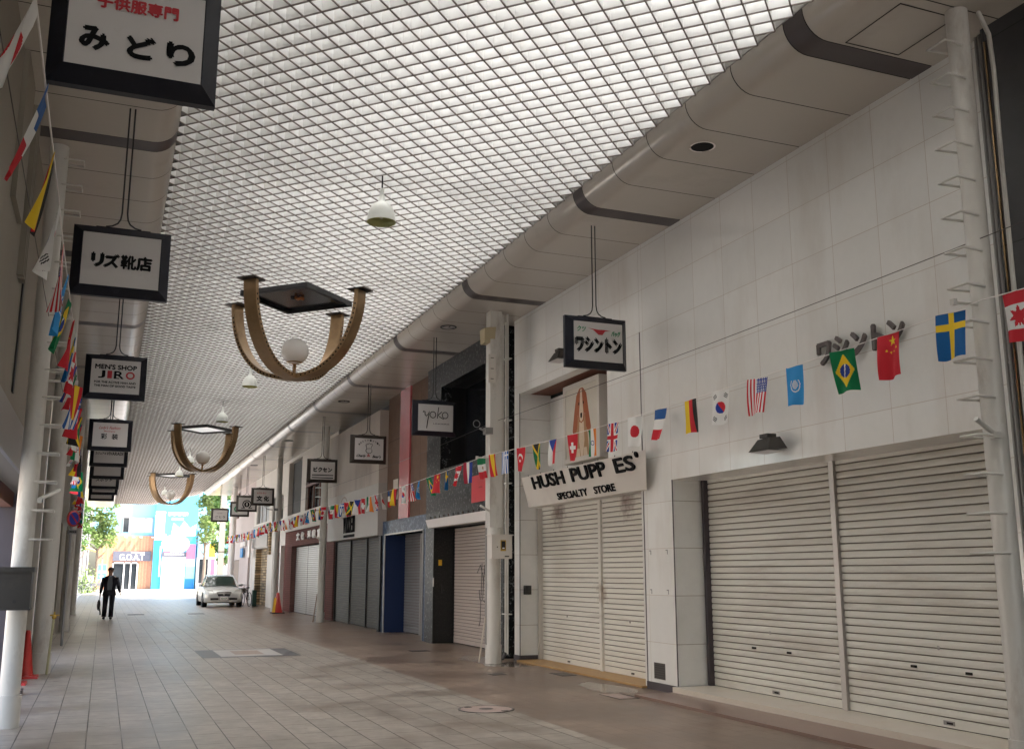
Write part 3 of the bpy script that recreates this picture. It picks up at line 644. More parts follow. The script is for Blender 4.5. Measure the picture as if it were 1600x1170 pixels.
LS = [(-.04, 5.88, d_midori, 'dark framed hanging sign with red characters over black hiragana, nearest and largest'),
      (-.05, 10.63, d_risu, 'dark framed hanging sign reading a black shoe shop name in Japanese'),
      (-.03, 17.2, d_jiro, "blue-black framed hanging sign reading MEN'S SHOP JIRO"),
      (-.06, 24.65, d_saiso, 'hanging sign with red script above two black characters on the left'),
      (-.06, 28.4, d_viv, 'hanging sign with the Latin word VIVARADI partly hidden on the left'),
      (-.08, 32.2, d_faint, 'hanging sign with pale faded lettering below the VIVARADI one'),
      (-.17, 36.05, d_a, 'hanging sign with bold black characters, third above the lowest on the left'),
      (-.17, 38.8, d_line, 'nearly hidden hanging sign showing a thin white strip, second lowest on the left'),
      (-.25, 42.2, d_far, 'farthest and lowest hanging sign on the left with grey lettering')]
for x, y, f, l in LS: hang_sign(x, y, l, f)
def d_wash(m, x, y, z):
    m.text('クツ', (x - .255, y, z + .165), .13, .075, m=2, bold=.03, shear=.2); m.text('バッグ', (x + .265, y, z + .13), .14, .075, m=2, bold=.03, shear=.2)
    m.poly([(x - .17, y - .004, z + .185), (x - .08, y - .004, z + .165), (x, y - .004, z + .10), (x + .06, y - .004, z + .10), (x + .1, y - .004, z + .155), (x + .19, y - .004, z + .165), (x + .08, y - .004, z + .175), (x, y - .004, z + .17)], 1)
    m.text('ワシントン', (x, y, z - .045), .68, .19, bold=.08)
def stroke(m, pts, r, mi=0): m.tube(pts, r, 6, mi)
def d_yoko(m, x, y, z):
    q = lambda L: [(x + a, y - .003, z + b) for a, b in L]
    stroke(m, q([(-.27, .10), (-.25, .13), (-.23, .12), (-.225, .05), (-.20, .03), (-.165, .06), (-.135, .13), (-.145, .05), (-.17, -.08), (-.19, -.22)]), .008)
    for cx, cz, r in ((-.06, .06, .062), (.20, .06, .062)): stroke(m, q([(cx + r * math.cos(t / 10 * 6.3), cz + r * 1.05 * math.sin(t / 10 * 6.3)) for t in range(11)]), .008)
    stroke(m, q([(.06, .22), (.045, .10), (.035, -.01)]), .008); stroke(m, q([(.13, .13), (.05, .06), (.09, .02), (.17, -.02)]), .008)
    m.text('LINGERIE', (x + .12, y, z - .12), .34, .024, bold=.01)
def d_charly(m, x, y, z):
    for i, ch in enumerate('焼きたてチーズケーキ'):
        a = math.pi * (.83 - .66 * i / 9); m.text(ch, (x + .30 * math.cos(a), y, z + .0 + .22 * math.sin(a)), .045, .045, bold=.02, rot=a - math.pi / 2)
    q = lambda L: [(x + a, y - .003, z + b) for a, b in L]
    stroke(m, q([(-.07, .05), (-.085, .10), (-.05, .13), (-.03, .12), (0, .15), (.035, .13), (.07, .14), (.085, .10), (.06, .06)]), .006); stroke(m, q([(-.07, .05), (-.065, .01), (.06, .015), (.06, .06)]), .005)
    stroke(m, q([(-.065, .01), (-.085, -.05), (-.05, -.10), (.03, -.11), (.075, -.07), (.07, 0)]), .006)
    m.text('Charly', (x - .20, y, z - .185), .24, .075, bold=.04, shear=.4); m.text("Bear's", (x + .2, y, z - .185), .22, .07, bold=.04, shear=.4)
    m.text('&', (x - .01, y, z - .16), .08, .07, m=1, bold=.03)
def d_bik(m, x, y, z):
    m.text('ビクセン', (x, y, z + .03), .56, .135, bold=.07); m.box(x - .33, x + .33, y - .004, y, z - .155, z - .125); m.box(x - .33, x + .33, y - .004, y, z - .235, z - .205)
def d_bunka(m, x, y, z):
    m.text('レストラン', (x - .05, y, z + .14), .36, .07, m=1, bold=.04); m.text('文', (x - .14, y, z - .08), .22, .2, bold=.06); m.text('化', (x + .14, y, z - .08), .2, .2, bold=.06)
def d_omega(m, x, y, z):
    n = 20; P = []
    pts = [(x + .20 * math.cos(a), y - .004, z - .04 + .20 * math.sin(a)) for a in [(-.25 + 1.5 * k / n) * math.pi for k in range(n + 1)]]; m.poly(pts, 0)
    m.poly([(x + .15 * math.cos(a), y - .006, z - .04 + .15 * math.sin(a)) for a in [2 * math.pi * k / n for k in range(n)]], 4)
    m.poly([(x + .125 * math.cos(a), y - .008, z - .04 + .125 * math.sin(a)) for a in [2 * math.pi * k / n for k in range(n)]], 0)
    m.box(x - .03, x - .008, y - .011, y - .008, z - .1, z + .03, 4); m.box(x + .008, x + .03, y - .011, y - .008, z - .1, z + .03, 4)
    m.box(x - .24, x - .08, y - .004, y, z - .22, z - .19); m.box(x + .08, x + .24, y - .004, y, z - .22, z - .19)
def d_moon(m, x, y, z):
    n = 20; m.poly([(x - .12 + .16 * math.cos(a), y - .004, z + .16 * math.sin(a)) for a in [2 * math.pi * k / n for k in range(n)]], 2)
    m.poly([(x - .07 + .14 * math.cos(a), y - .006, z + .14 * math.sin(a)) for a in [2 * math.pi * k / n for k in range(n)]], 4)
    m.text('C', (x - .05, y - .004, z), .1, .12, m=2, bold=.03)
def d_goto(m, x, y, z): m.text('メガネの', (x - .04, y, z + .1), .28, .08, m=3, bold=.01); m.text('ごとう', (x, y, z - .1), .5, .12, bold=.02)
for x, y, f, l in ((6.06, 12.1, d_wash, 'hanging sign with green and black katakana and red wing mark, nearest on the right'),
                   (6.06, 19.46, d_yoko, 'hanging sign with thin handwritten yoko lettering before the black building'),
                   (6.07, 25.1, d_charly, 'hanging sign with small cook drawing before the cream facade'),
                   (6.07, 31.0, d_bik, 'hanging sign with four black katakana above two bars'),
                   (5.92, 42.6, d_bunka, 'hanging sign with small red katakana over two bold black characters'),
                   (5.86, 47.2, d_omega, 'hanging sign with black ring emblem, behind the restaurant sign'),
                   (6.07, 51.5, d_moon, 'hanging sign with green crescent, half hidden behind the ring emblem one'),
                   (5.72, 57.2, d_goto, 'farthest small hanging sign on the right with three hiragana')): hang_sign(x, y, l, f, 'signframe' if y < 20 else 'brown')
# ---------------------------------------------------------------- right side: white shoe shop
def parapet(mb, y0, y1, x0=7.08, x1=8.6, z0=6.34, m=0): pass
def handle(mb, y, z, X): mb.box(X - .02, X, y - .035, y + .035, z - .012, z + .012)
o = thing('shop_building', (7.08, 9.4, 0), 'white panelled shop front with a wide pair of cream roller shutters', 'building')
MB().box(8.2, 12, 6.25, 12.67, 0, 8.6).build('rear_block', 'darkgrey', o)
g = wallx(MB(), 7.08, 7.6, 6.25, 12.672, 0, 7.0, [(6.46, 11.88, -1, 2.79)], 0, 1); g.build('wall', ['wall', 'wallx'], o)
g = MB(); g.box(7.060, 7.079, 11.86, 12.672, 0, .10); g.box(7.0795, 7.55, 11.862, 11.8795, 0, .10); g.build('plinth', 'plinth', o)
g = MB(); g.box(7.073, 7.083, 11.869, 11.883, .10, 2.79); g.box(7.073, 7.083, 12.664, 12.680, .0, 5.02); g.build('corner_trim', 'plinth', o)
for a, b in ((6.48, 9.17), (9.25, 11.80)):
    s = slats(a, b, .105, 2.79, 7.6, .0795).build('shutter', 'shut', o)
    c = (a + b) / 2 + .0
    hb = MB(); handle(hb, c - .35, .63, 7.59); handle(hb, c + .35, .64, 7.59); hb.build('handle_slot', 'hole', s)
    MB().lathe([(.022, 7.575), (.001, 7.57)], (0, c, .84), 12, axis='X').build('lock', 'alu', s)
    MB().box(7.584, 7.588, c - .12, c + .02, .13, .17).build('sticker', 'greymetal', s)
    g = MB(); g.text('WASHIN', (7.584, c - .05, .15), .11, .022, '-X', depth=.002, bold=.03) if False else g.box(7.5825, 7.584, c - .10, c - .02, .14, .158); g.build('sticker_print', 'letter', s)
g = MB(); g.box(7.55, 7.615, 9.17, 9.25, .10, 2.79); g.build('centre_post', 'alu', o)
g = MB(); g.box(7.52, 7.6, 11.80, 11.86, .10, 2.79); g.box(7.52, 7.6, 6.46, 6.48, .10, 2.79); g.build('side_rail', 'plinth', o)
g = MB(); g.box(7.64, 7.70, 6.4, 12.6, 0, 3.0); g.build('backing', 'hole', o)
MB().box(6.98, 7.60, 5.2, 11.855, .004, .10).build('sill', 'sill', o)
MB().box(6.42, 6.978, 4.8, 11.855, .0, .035).build('step', 'step', o)
g = MB()
g.box(7.074, 7.081, 12.2, 12.49, .15, .36); [g.box(7.070, 7.075, 12.22, 12.47, .17 + k * .03, .182 + k * .03, 1) for k in range(6)]
g.build('vent_grille', ['iron', 'boxmetal'], o)
g = MB(); g.text('ワシントン', (7.045, 8.02, 3.87), 1.27, .25, '-X', depth=.03, bold=.04); g.build('lettering', 'letterdk', o)
g = MB()
for zz, dy in ((1.85, .0), (1.32, 0)):
    for yy in (12.05, 12.5): g.box(7.077, 7.081, yy, yy + .05, zz, zz + .012); g.box(7.077, 7.081, yy, yy + .012, zz - .05, zz)
g.build('poster_remnant', 'lettergrey', o)
def flood(x, y, z, label, s=1., rot=0):
    o = thing('floodlight', (x, y, z), label, 'floodlight', 'wall mounted floodlights')
    g = MB(); w = .19 * s
    g.hexa([(x - .10, y - w, z - .07), (x + .16, y - w, z - .05), (x + .16, y + w, z - .05), (x - .10, y + w, z - .07)], [(x - .02, y - w * .6, z + .07), (x + .12, y - w * .6, z + .09), (x + .12, y + w * .6, z + .09), (x - .02, y + w * .6, z + .07)]); g.build('housing', 'boxmetal', o)
    g = MB(); g.box(x - .085, x + .13, y - w * .9, y + w * .9, z - .082, z - .074); g.build('glass', 'signface', o)
    g = MB(); g.box(x + .12, 7.08, y - .04, y + .04, z - .02, z + .05); g.box(x - .02, x + .1, y - w * .4, y + w * .4, z + .08, z + .125); g.build('bracket', 'boxmetal', o)
flood(6.86, 9.45, 2.97, 'black floodlight on the white wall above the wide shutters')
flood(6.84, 15.05, 5.12, 'black floodlight with pale glass, high beside the nearest right hanging sign')
# ---------------------------------------------------------------- right side: store with slanted signboard
o = thing('shop_building', (7.08, 15.1, 0), 'white panelled shoe store with slanted cream signboard and two shutters', 'building')
MB().box(8.2, 12, 12.676, 17.6, 0, 8.6).build('rear_block', 'darkgrey', o)
g = wallx(MB(), 7.08, 7.3, 12.676, 17.6, 0, 7.0, [(12.74, 17.33, -1, 2.73), (13.74, 17.33, 2.73, 4.87)], 0, 1)
g.poly([(7.3, 17.33, 0), (7.76, 17.33, 0), (7.76, 17.33, 4.87), (7.3, 17.33, 4.87)], 1); g.poly([(7.3, 12.74, 0), (7.76, 12.74, 0), (7.76, 12.74, 4.87), (7.3, 12.74, 4.87)], 1)
g.build('wall', ['wall', 'wallx'], o)
MB().box(7.301, 7.76, 12.74, 17.33, 4.872, 4.9).build('recess_ceiling', 'pebble', o)
g = wallx(MB(), 7.70, 7.76, 12.741, 17.329, 2.73, 4.80); g.build('display_wall', 'wall', o)
MB().box(7.72, 7.74, 12.741, 17.329, 4.80, 4.872).build('slot', 'hole', o)
g = MB(); g.box(7.062, 7.079, 17.32, 17.6, 0, .10); g.box(7.0795, 7.5, 17.312, 17.3295, 0, .10); g.build('plinth', 'plinth', o)
g = MB(); g.box(7.073, 7.083, 17.320, 17.334, .10, 4.87); g.build('corner_trim', 'plinth', o)
# slanted signboard
g = MB(); g.hexa([(7.0, 12.44, 2.70), (7.22, 12.85, 2.70), (7.22, 16.75, 2.70), (7.0, 16.72, 2.70)], [(6.84, 12.15, 3.22), (7.22, 12.85, 3.22), (7.22, 16.75, 3.22), (6.84, 16.68, 3.22)])
sb = g.build('signboard', 'rwhite', o)
def slantx(mb):   # lean lettering with the board
    for i, v in enumerate(mb.v): mb.v[i] = (v[0] - (v[2] - 2.7) * .308, v[1], v[2])
    return mb
g = MB(); g.text('HUSH', (6.995, 15.57, 3.085), 1.28, .20, '-X', depth=.022, bold=.03); g.text('PUPP', (6.995, 14.04, 3.085), 1.19, .20, '-X', depth=.022, bold=.03); g.text('ES', (6.995, 12.84, 3.085), .58, .20, '-X', depth=.022, bold=.03)
g.text('®', (6.995, 12.42, 3.18), .09, .08, '-X', depth=.02, bold=.03)
g.text('SPECIALTY', (6.995, 14.81, 2.80), 1.12, .105, '-X', depth=.012, bold=.03); g.text('STORE', (6.995, 13.66, 2.80), .68, .105, '-X', depth=.012, bold=.03)
slantx(g).build('lettering', 'letter', sb)
g = MB(); [g.tube([(6.88, y, 3.22), (6.88, y, 3.25)], .008, 6) for y in [12.6 + .55 * k for k in range(8)]]; g.build('fixing_bolt', 'iron', sb)
for a, b in ((12.8, 14.80), (14.88, 17.25)):
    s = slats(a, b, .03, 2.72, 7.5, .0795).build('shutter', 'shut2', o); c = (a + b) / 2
    MB().lathe([(.018, 7.478), (.001, 7.474)], (0, c + .1, .82), 12, axis='X').build('lock', 'iron', s)
    hb = MB(); handle(hb, c + .05, .075, 7.49); hb.build('handle_slot', 'iron', s)
    g = MB(); random.seed(3 if a < 13 else 4)
    if a < 13:
        pass
g = MB(); g.box(7.45, 7.515, 14.80, 14.88, .03, 2.72); g.build('centre_post', 'shut2', o)
g = MB(); g.box(7.42, 7.5, 17.25, 17.31, .03, 2.72); g.build('side_rail', 'rwhite', o)
MB().box(7.54, 7.558, 12.741, 17.32, 0, 2.72).build('backing', 'hole', o)
MB().box(7.0, 7.5, 12.7, 17.30, .004, .03).build('sill', 'yellowsill', o)
g = MB(); g.box(7.15, 7.27, 17.25, 17.33, 1.17, 1.33); g.box(7.165, 7.255, 17.24, 17.25, 1.24, 1.32, 1); solo(g, 'key_box', ['boxmetal', 'black'], (7.21, 17.3, 1.25), 'small black key box on the white jamb', 'key box')
# dog light box
o = thing('poster_box', (7.5, 15.45, 4.13), 'white framed display box with picture of a brown hound', 'display box')
X = 7.42
g = wallx(MB(), X, X + .14, 14.7, 16.12, 3.42, 4.80, [(14.78, 16.04, 3.50, 4.72)]); g.box(7.445, 7.699, 14.775, 16.045, 3.495, 4.725); g.box(7.56, 7.699, 14.70, 16.12, 3.42, 4.80); g.build('frame', 'rwhite', o)
g = MB(); g.box(7.436, 7.444, 14.785, 16.035, 3.505, 4.715, 0)
def P2d(L, x, mi): g.poly([(x, 15.40 - a * .62, 3.5 + b * 1.18) for a, b in L], mi)
# body, ears, head of a sitting hound seen from the front
P2d([(-.45, .0), (.45, .0), (.42, .15), (.34, .40), (.22, .6), (-.22, .6), (-.34, .40), (-.42, .15)], 7.4345, 2)
P2d([(-.16, .98), (-.32, .90), (-.46, .66), (-.58, .40), (-.50, .26), (-.28, .42), (-.20, .68)], 7.433, 1)
P2d([(.16, .98), (.32, .90), (.44, .66), (.58, .40), (.52, .26), (.28, .42), (.20, .68)], 7.4328, 1)
P2d([(-.16, .98), (-.08, 1.0), (.08, 1.0), (.16, .98), (.24, .80), (.22, .62), (.14, .52), (0, .48), (-.14, .52), (-.22, .62), (-.24, .80)], 7.4315, 1)
P2d([(-.05, .98), (.05, .98), (.09, .78), (.14, .62), (.10, .53), (0, .50), (-.10, .53), (-.14, .62), (-.09, .78)], 7.430, 3)
P2d([(-.06, .63), (.06, .63), (.05, .57), (0, .55), (-.05, .57)], 7.4285, 4)
P2d([(-.17, .79), (-.11, .80), (-.11, .76), (-.16, .75)], 7.4285, 4); P2d([(.17, .79), (.11, .80), (.11, .76), (.16, .75)], 7.4283, 4)
P2d([(-.14, .50), (.14, .50), (.17, .22), (.06, .0), (-.06, .0), (-.17, .22)], 7.433, 3)
P2d([(-.30, .12), (-.14, .12), (-.10, .0), (-.36, .0)], 7.4315, 3); P2d([(.30, .12), (.14, .12), (.10, .0), (.36, .0)], 7.4313, 3)
g.build('picture', [mat('poster_paper', (.62, .58, .50), .4), mat('hound_brown', (.36, .10, .035), .6, scale=20), mat('hound_tan', (.42, .24, .12), .6, scale=14), mat('hound_cream', (.70, .56, .42), .6, scale=14, var=.2), 'letter'], o)
# ---------------------------------------------------------------- near dark building at the right edge
o = thing('shop_building', (6.9, 2, 0), 'dark grey panelled building front at the right edge of view', 'building')
MB().box(8.2, 12, -15, 6.13, 0, 8.6).build('rear_block', 'darkgrey', o)
wallx(MB(), 6.98, 7.8, -15, 6.13, 0, 7.0).build('wall', tiled('dark_metal_cladding', (.045, .045, .047), 'YZ', 1.6, 1.9, 6.1, .5, mortar=.006, mcol=(.01, .01, .01), rough=.35, var=.15), o)
g = MB(); g.box(6.97, 6.979, 6.085, 6.10, .2, 6.2); g.build('corner_trim', mat('brass_strip', (.35, .24, .12), .25, metal=.8, var=.5, scale=6), o)
g = MB()
for i, (yy, r) in enumerate(((6.19, .022), (6.235, .018))): g.tube([(7.04, yy, .0), (7.04, yy, 6.33)], r, 8)
for k in range(7): g.box(7.03, 7.08, 6.16, 6.25, .6 + k * .9, .62 + k * .9)
solo(g, 'conduit_pipe', 'steelgrey', (7.04, 6.2, 0), 'thin grey conduits running up the corner behind the nearest right pole', 'conduit')
g = MB(); g.tube([(6.72, 5.9, 6.33), (6.76, 5.85, 6.1), (6.79, 5.86, 5.8), (6.80, 5.88, 5.0), (6.80, 5.9, 0)], .02, 8); solo(g, 'drain_pipe', 'pole', (6.8, 5.9, 0), 'thin bent white pipe beside the nearest right pole', 'pipe')
# ---------------------------------------------------------------- black granite building
o = thing('shop_building', (7.0, 20.4, 0), 'black speckled stone building with graffitied shutter and pale awning', 'building')
MB().box(8.2, 12, 17.95, 23.0, 0, 8.6).build('rear_block', 'darkgrey', o)
wallx(MB(), 7.0, 7.25, 17.95, 23.0, 0, 7.0, [(18.1, 22.38, -1, 2.56), (18.1, 21.95, 3.86, 5.78)]).build('wall', 'granite', o)
g = MB(); g.box(7.0, 7.5, 22.381, 22.40, 0, 2.56); g.box(6.999, 7.5, 22.36, 22.381, .0, 2.56); 
g.build('jamb', 'granitedull', o)
g = MB(); g.box(7.9, 8.0, 17.95, 23, 2.6, 6.4); g.box(7.25, 7.9, 22.0, 22.1, 3.8, 5.8); g.box(7.25, 7.9, 18.0, 18.05, 3.8, 5.8); g.box(7.25, 7.9, 18, 22, 3.78, 3.85); g.box(7.25, 7.9, 18, 22, 5.8, 5.85); g.build('recess', 'black', o)
g = MB(); g.lathe([(.10, 3.86), (.10, 5.79)], (7.35, 19.5, 0), 16); g.box(7.6, 7.62, 18.1, 21.9, 3.86, 5.78); g.build('window', mat('smoked_glass', (.012, .014, .018), .12), o)
for a, b in ((18.1, 20.08), (20.15, 22.3)):
    s = slats(a, b, .02, 2.56, 7.5, .072).build('shutter', 'shutpink', o)
    if a > 19:
        continue
    
g = MB()   # graffiti tag drawn as thin strokes
q = lambda L: [(7.483, y_, z_) for y_, z_ in L]
for L in ([(20.75, 1.55), (20.55, 1.72), (20.4, 1.5), (20.35, 1.3)], [(20.45, 1.75), (20.48, 1.3), (20.52, .9), (20.55, .55), (20.62, .45)], [(20.30, 1.72), (20.36, 1.3), (20.40, 1.0), (20.28, .95), (20.2, 1.15), (20.24, 1.45), (20.3, 1.6), (20.15, 1.66)],
          [(20.62, 1.2), (20.58, 1.0), (20.45, .98)], [(20.19, 1.3), (20.16, 1.05)]): g.tube(q(L), .009, 5)
g.build('graffiti', mat('grey_spray', (.16, .15, .15), .6), o)
g = MB(); g.box(7.44, 7.51, 20.08, 20.15, .02, 2.56); g.build('centre_post', 'alu', o)
MB().box(7.53, 7.6, 18.0, 22.4, 0, 2.6).build('backing', 'hole', o)
g = MB(); g.hexa([(6.86, 18.2, 2.56), (7.0, 18.2, 2.56), (7.0, 22.38, 2.56), (6.86, 22.38, 2.56)], [(6.80, 18.2, 2.74), (6.999, 18.2, 2.76), (6.999, 22.38, 2.76), (6.80, 22.38, 2.74)]); g.build('awning_box', 'awn', o) if False else g.build('awning_box', 'white', o)
g = MB(); [g.box(6.80, 6.83, 18.5 + k * .32, 18.53 + k * .32, 2.74, 2.80) for k in range(12)]; g.build('awning_clip', 'iron', o)
g = MB(); g.box(6.985, 6.998, 22.30, 22.34, 1.25, 1.45); g.box(7.2, 7.24, 22.345, 22.36, 1.1, 1.3, 1); g.box(7.12, 7.2, 22.35, 22.36, 1.72, 1.85, 2); g.build('door_fitting', ['white', 'black', 'yellow'], o)
g = MB(); g.box(6.93, 6.95, 18.52, 19.6, 2.96, 3.50); o2 = solo(g, 'banner', 'red', (6.94, 19.06, 3.2), 'plain red square banner on the black stone above the awning', 'banner')
MB().box(6.927, 6.929, 18.95, 19.15, 3.23, 3.26).build('print', mat('faint_print', (.45, .04, .04), .5), o2)
# ---------------------------------------------------------------- brown panel building with blue marble doorway
o = thing('shop_building', (7.15, 25.2, 0), 'brown panelled building with pink-red vertical strip above a blue marble doorway', 'building')
MB().box(8.2, 12, 23.001, 27.19, 0, 8.6).build('rear_block', 'darkgrey', o)
wallx(MB(), 7.15, 7.35, 23.0, 27.2, 2.93, 7.0).build('wall', tiled('brown_cladding', (.18, .112, .078), 'YZ', 1.05, 2.2, 23., 2.9, mortar=.008, mcol=(.05, .03, .02), rough=.65, spec=.3, var=.15, dirt=((.1, .06, .045), .5)), o)
MB().box(7.10, 7.149, 24.9, 25.82, 2.94, 6.36).build('red_strip', 'redstrip', o)
wallx(MB(), 7.05, 7.35, 23.0, 27.2, 0, 2.928, [(23.32, 26.95, -1, 2.58)]).build('marble_surround', 'bluestone', o)
g = MB(); g.box(7.03, 7.06, 23.32, 26.95, 2.55, 2.585); g.box(7.03, 7.06, 23.32, 23.36, 0, 2.55); g.box(7.03, 7.06, 26.91, 26.95, 0, 2.55); g.build('door_frame', 'alu', o)
MB().box(7.062, 7.66, 26.90, 26.949, 0, 2.55).build('blue_panel', 'bluedoor', o)
slats(23.36, 25.3, .02, 2.55, 7.62, .075).build('shutter', 'shutsil', o); slats(25.38, 26.9, .02, 2.55, 7.62, .075).build('shutter', 'shutgrey', o)
MB().box(7.58, 7.63, 25.30, 25.38, 0, 2.55).build('centre_post', 'alu', o)
MB().box(7.65, 7.7, 23.2, 27.0, 0, 2.6).build('backing', 'hole', o)
g = MB(); g.box(7.13, 7.149, 26.06, 26.5, 3.48, 4.02); solo(g, 'wall_plate', 'sill', (7.14, 26.3, 3.75), 'blank cream plate on the brown panels beside the red strip', 'wall plate')
# ---------------------------------------------------------------- cream facade with tall letters
o = thing('shop_building', (6.9, 30.5, 0), 'stained cream overhanging facade with tall black letters above dark shutters', 'building')
MB().box(8.2, 12, 27.2, 33.95, 0, 8.6).build('rear_block', 'darkgrey', o)
wallx(MB(), 6.9, 7.4, 27.2, 33.95, 4.0, 6.03).build('upper_facade', 'vix', o)
wallx(MB(), 6.9, 7.4, 27.2, 33.95, 2.57, 3.994).build('fascia', 'vixlow', o)
g = MB(); g.box(7.4, 7.9, 27.2, 33.95, 2.6, 6.9); g.build('wall', 'black', o)
g = MB()
for i, ch in enumerate('VIXEN'): g.text(ch, (6.9, 31.32 - i * .32, 3.0), .20, .48, '-X', depth=.03, bold=.008)
g.box(6.885, 6.9, 29.95, 31.4, 2.62, 2.70); g.build('lettering', 'letter', o)
g = MB(); n = 28
ring = lambda r: [(r * math.cos(2 * math.pi * k / n), r * math.sin(2 * math.pi * k / n)) for k in range(n)]
for k in range(n):
    k2 = (k + 1) % n; A, B = ring(.36), ring(.30)
    g.poly([(6.893, 31.5 + A[k][0] * 1.5, 3.55 + A[k][1]), (6.893, 31.5 + A[k2][0] * 1.5, 3.55 + A[k2][1]), (6.893, 31.5 + B[k2][0] * 1.5, 3.55 + B[k2][1]), (6.893, 31.5 + B[k][0] * 1.5, 3.55 + B[k][1])])
g.poly([(6.8925, 31.5 + a * .7 * 1.5, 3.55 + b * .7) for a, b in ring(.25)]); g.build('round_emblem', mat('bronze_emblem', (.22, .16, .12), .4), o)
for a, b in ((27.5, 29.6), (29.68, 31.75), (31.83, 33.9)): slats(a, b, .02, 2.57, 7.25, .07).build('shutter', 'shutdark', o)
g = MB(); [g.box(7.2, 7.26, y, y + .08, 0, 2.57) for y in (27.42, 29.6, 31.75, 33.9)]; g.build('shutter_rail', 'black', o)
MB().box(7.28, 7.35, 27.2, 34.1, 0, 2.6).build('backing', 'hole', o)
g = MB(); g.box(7.0, 7.39, 27.205, 27.41, 0, 2.56); g.build('side_wall', 'black', o)
# ---------------------------------------------------------------- maroon tiled shop
o = thing('shop_building', (7.15, 39, 0), 'maroon tiled shop with white characters over silver shutters', 'building')
MB().box(8.2, 12, 34, 44, 0, 8.6).build('rear_block', 'darkgrey', o)
wallx(MB(), 7.15, 7.5, 34.0, 44.0, 0, 3.25, [(35.6, 42.3, -1, 2.62)], 0, 1).build('wall', ['maroon', 'maroonx'], o)
wallx(MB(), 7.1, 7.5, 34.0, 44.0, 3.25, 3.92).build('fascia', 'rwhite', o)
wallx(MB(), 7.2, 7.5, 34.0, 44.4, 3.92, 7, [(36.3, 39.9, 3.92, 5.3), (40.9, 44.1, 3.92, 6.2)]).build('upper_wall', 'rwhite', o)
wf = MB(); [wf.box(7.28, 7.34, y, y + .09, 3.92, 5.3) for y in (36.3, 37.5, 38.7, 39.8)]; wf.box(7.28, 7.34, 36.3, 39.9, 5.2, 5.3); wf.box(7.2, 7.3, 36.3, 39.9, 4.85, 4.95)
wf = wf.build('window', 'wood', o); MB().box(7.36, 7.38, 36.3, 39.9, 3.92, 5.3).build('pane', 'glass', wf)
MB().box(7.4, 7.45, 40.9, 44.1, 3.9, 6.2).build('grey_recess', 'darkgrey', o)
for a, b in ((35.6, 37.2), (37.26, 39.6), (39.66, 42.25)): slats(a, b, .02, 2.62, 7.35, .075).build('shutter', 'shutsil', o)
MB().box(7.38, 7.45, 35.4, 42.6, 0, 2.7).build('backing', 'hole', o)
g = MB()
for ch, y in (('文', 40.7), ('化', 39.7), ('洋', 38.3), ('裁', 37.4), ('室', 36.4)): g.text(ch, (7.12, y, 2.97), .62, .27, '-X', depth=.03, bold=.06)
g.build('lettering', 'white', o)
# ---------------------------------------------------------------- farther shops
o = thing('shop_building', (7.2, 46, 0), 'narrow dark shopfront with red-brown column, beyond the maroon shop', 'building')
MB().box(8.2, 12, 44.02, 49, 0, 8.6).build('rear_block', 'darkgrey', o)
wallx(MB(), 7.2, 7.5, 44.02, 49.0, 0, 7.0, [(44.9, 47.6, -1, 2.45), (45.2, 48.4, 3.9, 5.0)], 0).build('wall', 'rwhite', o)
g = MB(); g.box(7.3, 7.35, 44.8, 47.7, 0, 2.5); g.build('door', 'darkgrey', o)
wf = MB(); [wf.box(7.24, 7.3, y, y + .1, 3.9, 5.0) for y in (45.2, 46.2, 47.3, 48.3)]; wf = wf.build('window', 'alu', o); MB().box(7.36, 7.38, 45.2, 48.4, 3.9, 5.).build('pane', 'glass', wf)
g = MB(); g.box(7.1, 7.199, 48.2, 48.7, 2.4, 3.8); g.build('brick_column', 'rock', o)
g = MB(); g.box(7.0, 7.199, 44.1, 44.35, 0, 2.7); g.build('pilaster', 'white', o)
o = thing('shop_building', (7.2, 52, 0), 'shop with ochre rock-faced entrance under a pale fascia', 'building')
MB().box(8.2, 12, 49.02, 54.4, 0, 8.6).build('rear_block', 'darkgrey', o)
wallx(MB(), 7.2, 7.5, 49.02, 54.4, 0, 7.0, [(49.3, 53.4, -1, 2.75), (49.3, 53.6, 4.0, 5.0)], 0).build('wall', 'rwhite', o)
MB().box(7.12, 7.199, 49.1, 54.2, 2.8, 3.9).build('fascia', 'vixlow', o)
g = MB(); g.box(7.45, 7.55, 49.2, 53.5, 0, 2.8); g.box(7.2, 7.45, 53.1, 53.39, 0, 2.75); g.build('rock_wall', 'rock', o)
MB().box(7.40, 7.449, 49.4, 50.6, 0, 2.3).build('door', 'black', o)
wf = MB(); [wf.box(7.24, 7.3, y, y + .12, 4.0, 5.0) for y in (49.3, 50.7, 52.1, 53.48)]; wf = wf.build('window', 'alu', o); MB().box(7.36, 7.38, 49.3, 53.6, 4.0, 5.).build('pane', 'curtain', wf)
g = MB(); g.box(6.75, 6.95, 50.4, 50.75, .0, .75); solo(g, 'post_box', mat('dark_green_paint', (.02, .07, .05), .4), (6.85, 50.6, 0), 'small dark green box standing before the ochre rock wall', 'box')
o = thing('shop_building', (7.2, 59, 0), 'farthest pinkish shop front with an upper window on the right', 'building')
MB().box(8.2, 12, 54.42, 65.9, 0, 8.6).build('rear_block', 'darkgrey', o)
wallx(MB(), 7.2, 7.5, 54.42, 65.9, 0, 7.0, [(54.7, 56.2, -1, 2.6), (60.0, 63.6, -1, 2.3), (61.0, 63.4, 4.7, 6.2)], 0).build('wall', 'pinkwall', o)
MB().box(7.3, 7.35, 54.6, 56.3, 0, 2.7).build('door', 'alu', o); MB().box(7.3, 7.35, 59.9, 63.7, 0, 2.4).build('shop_window', 'brownpanel', o)
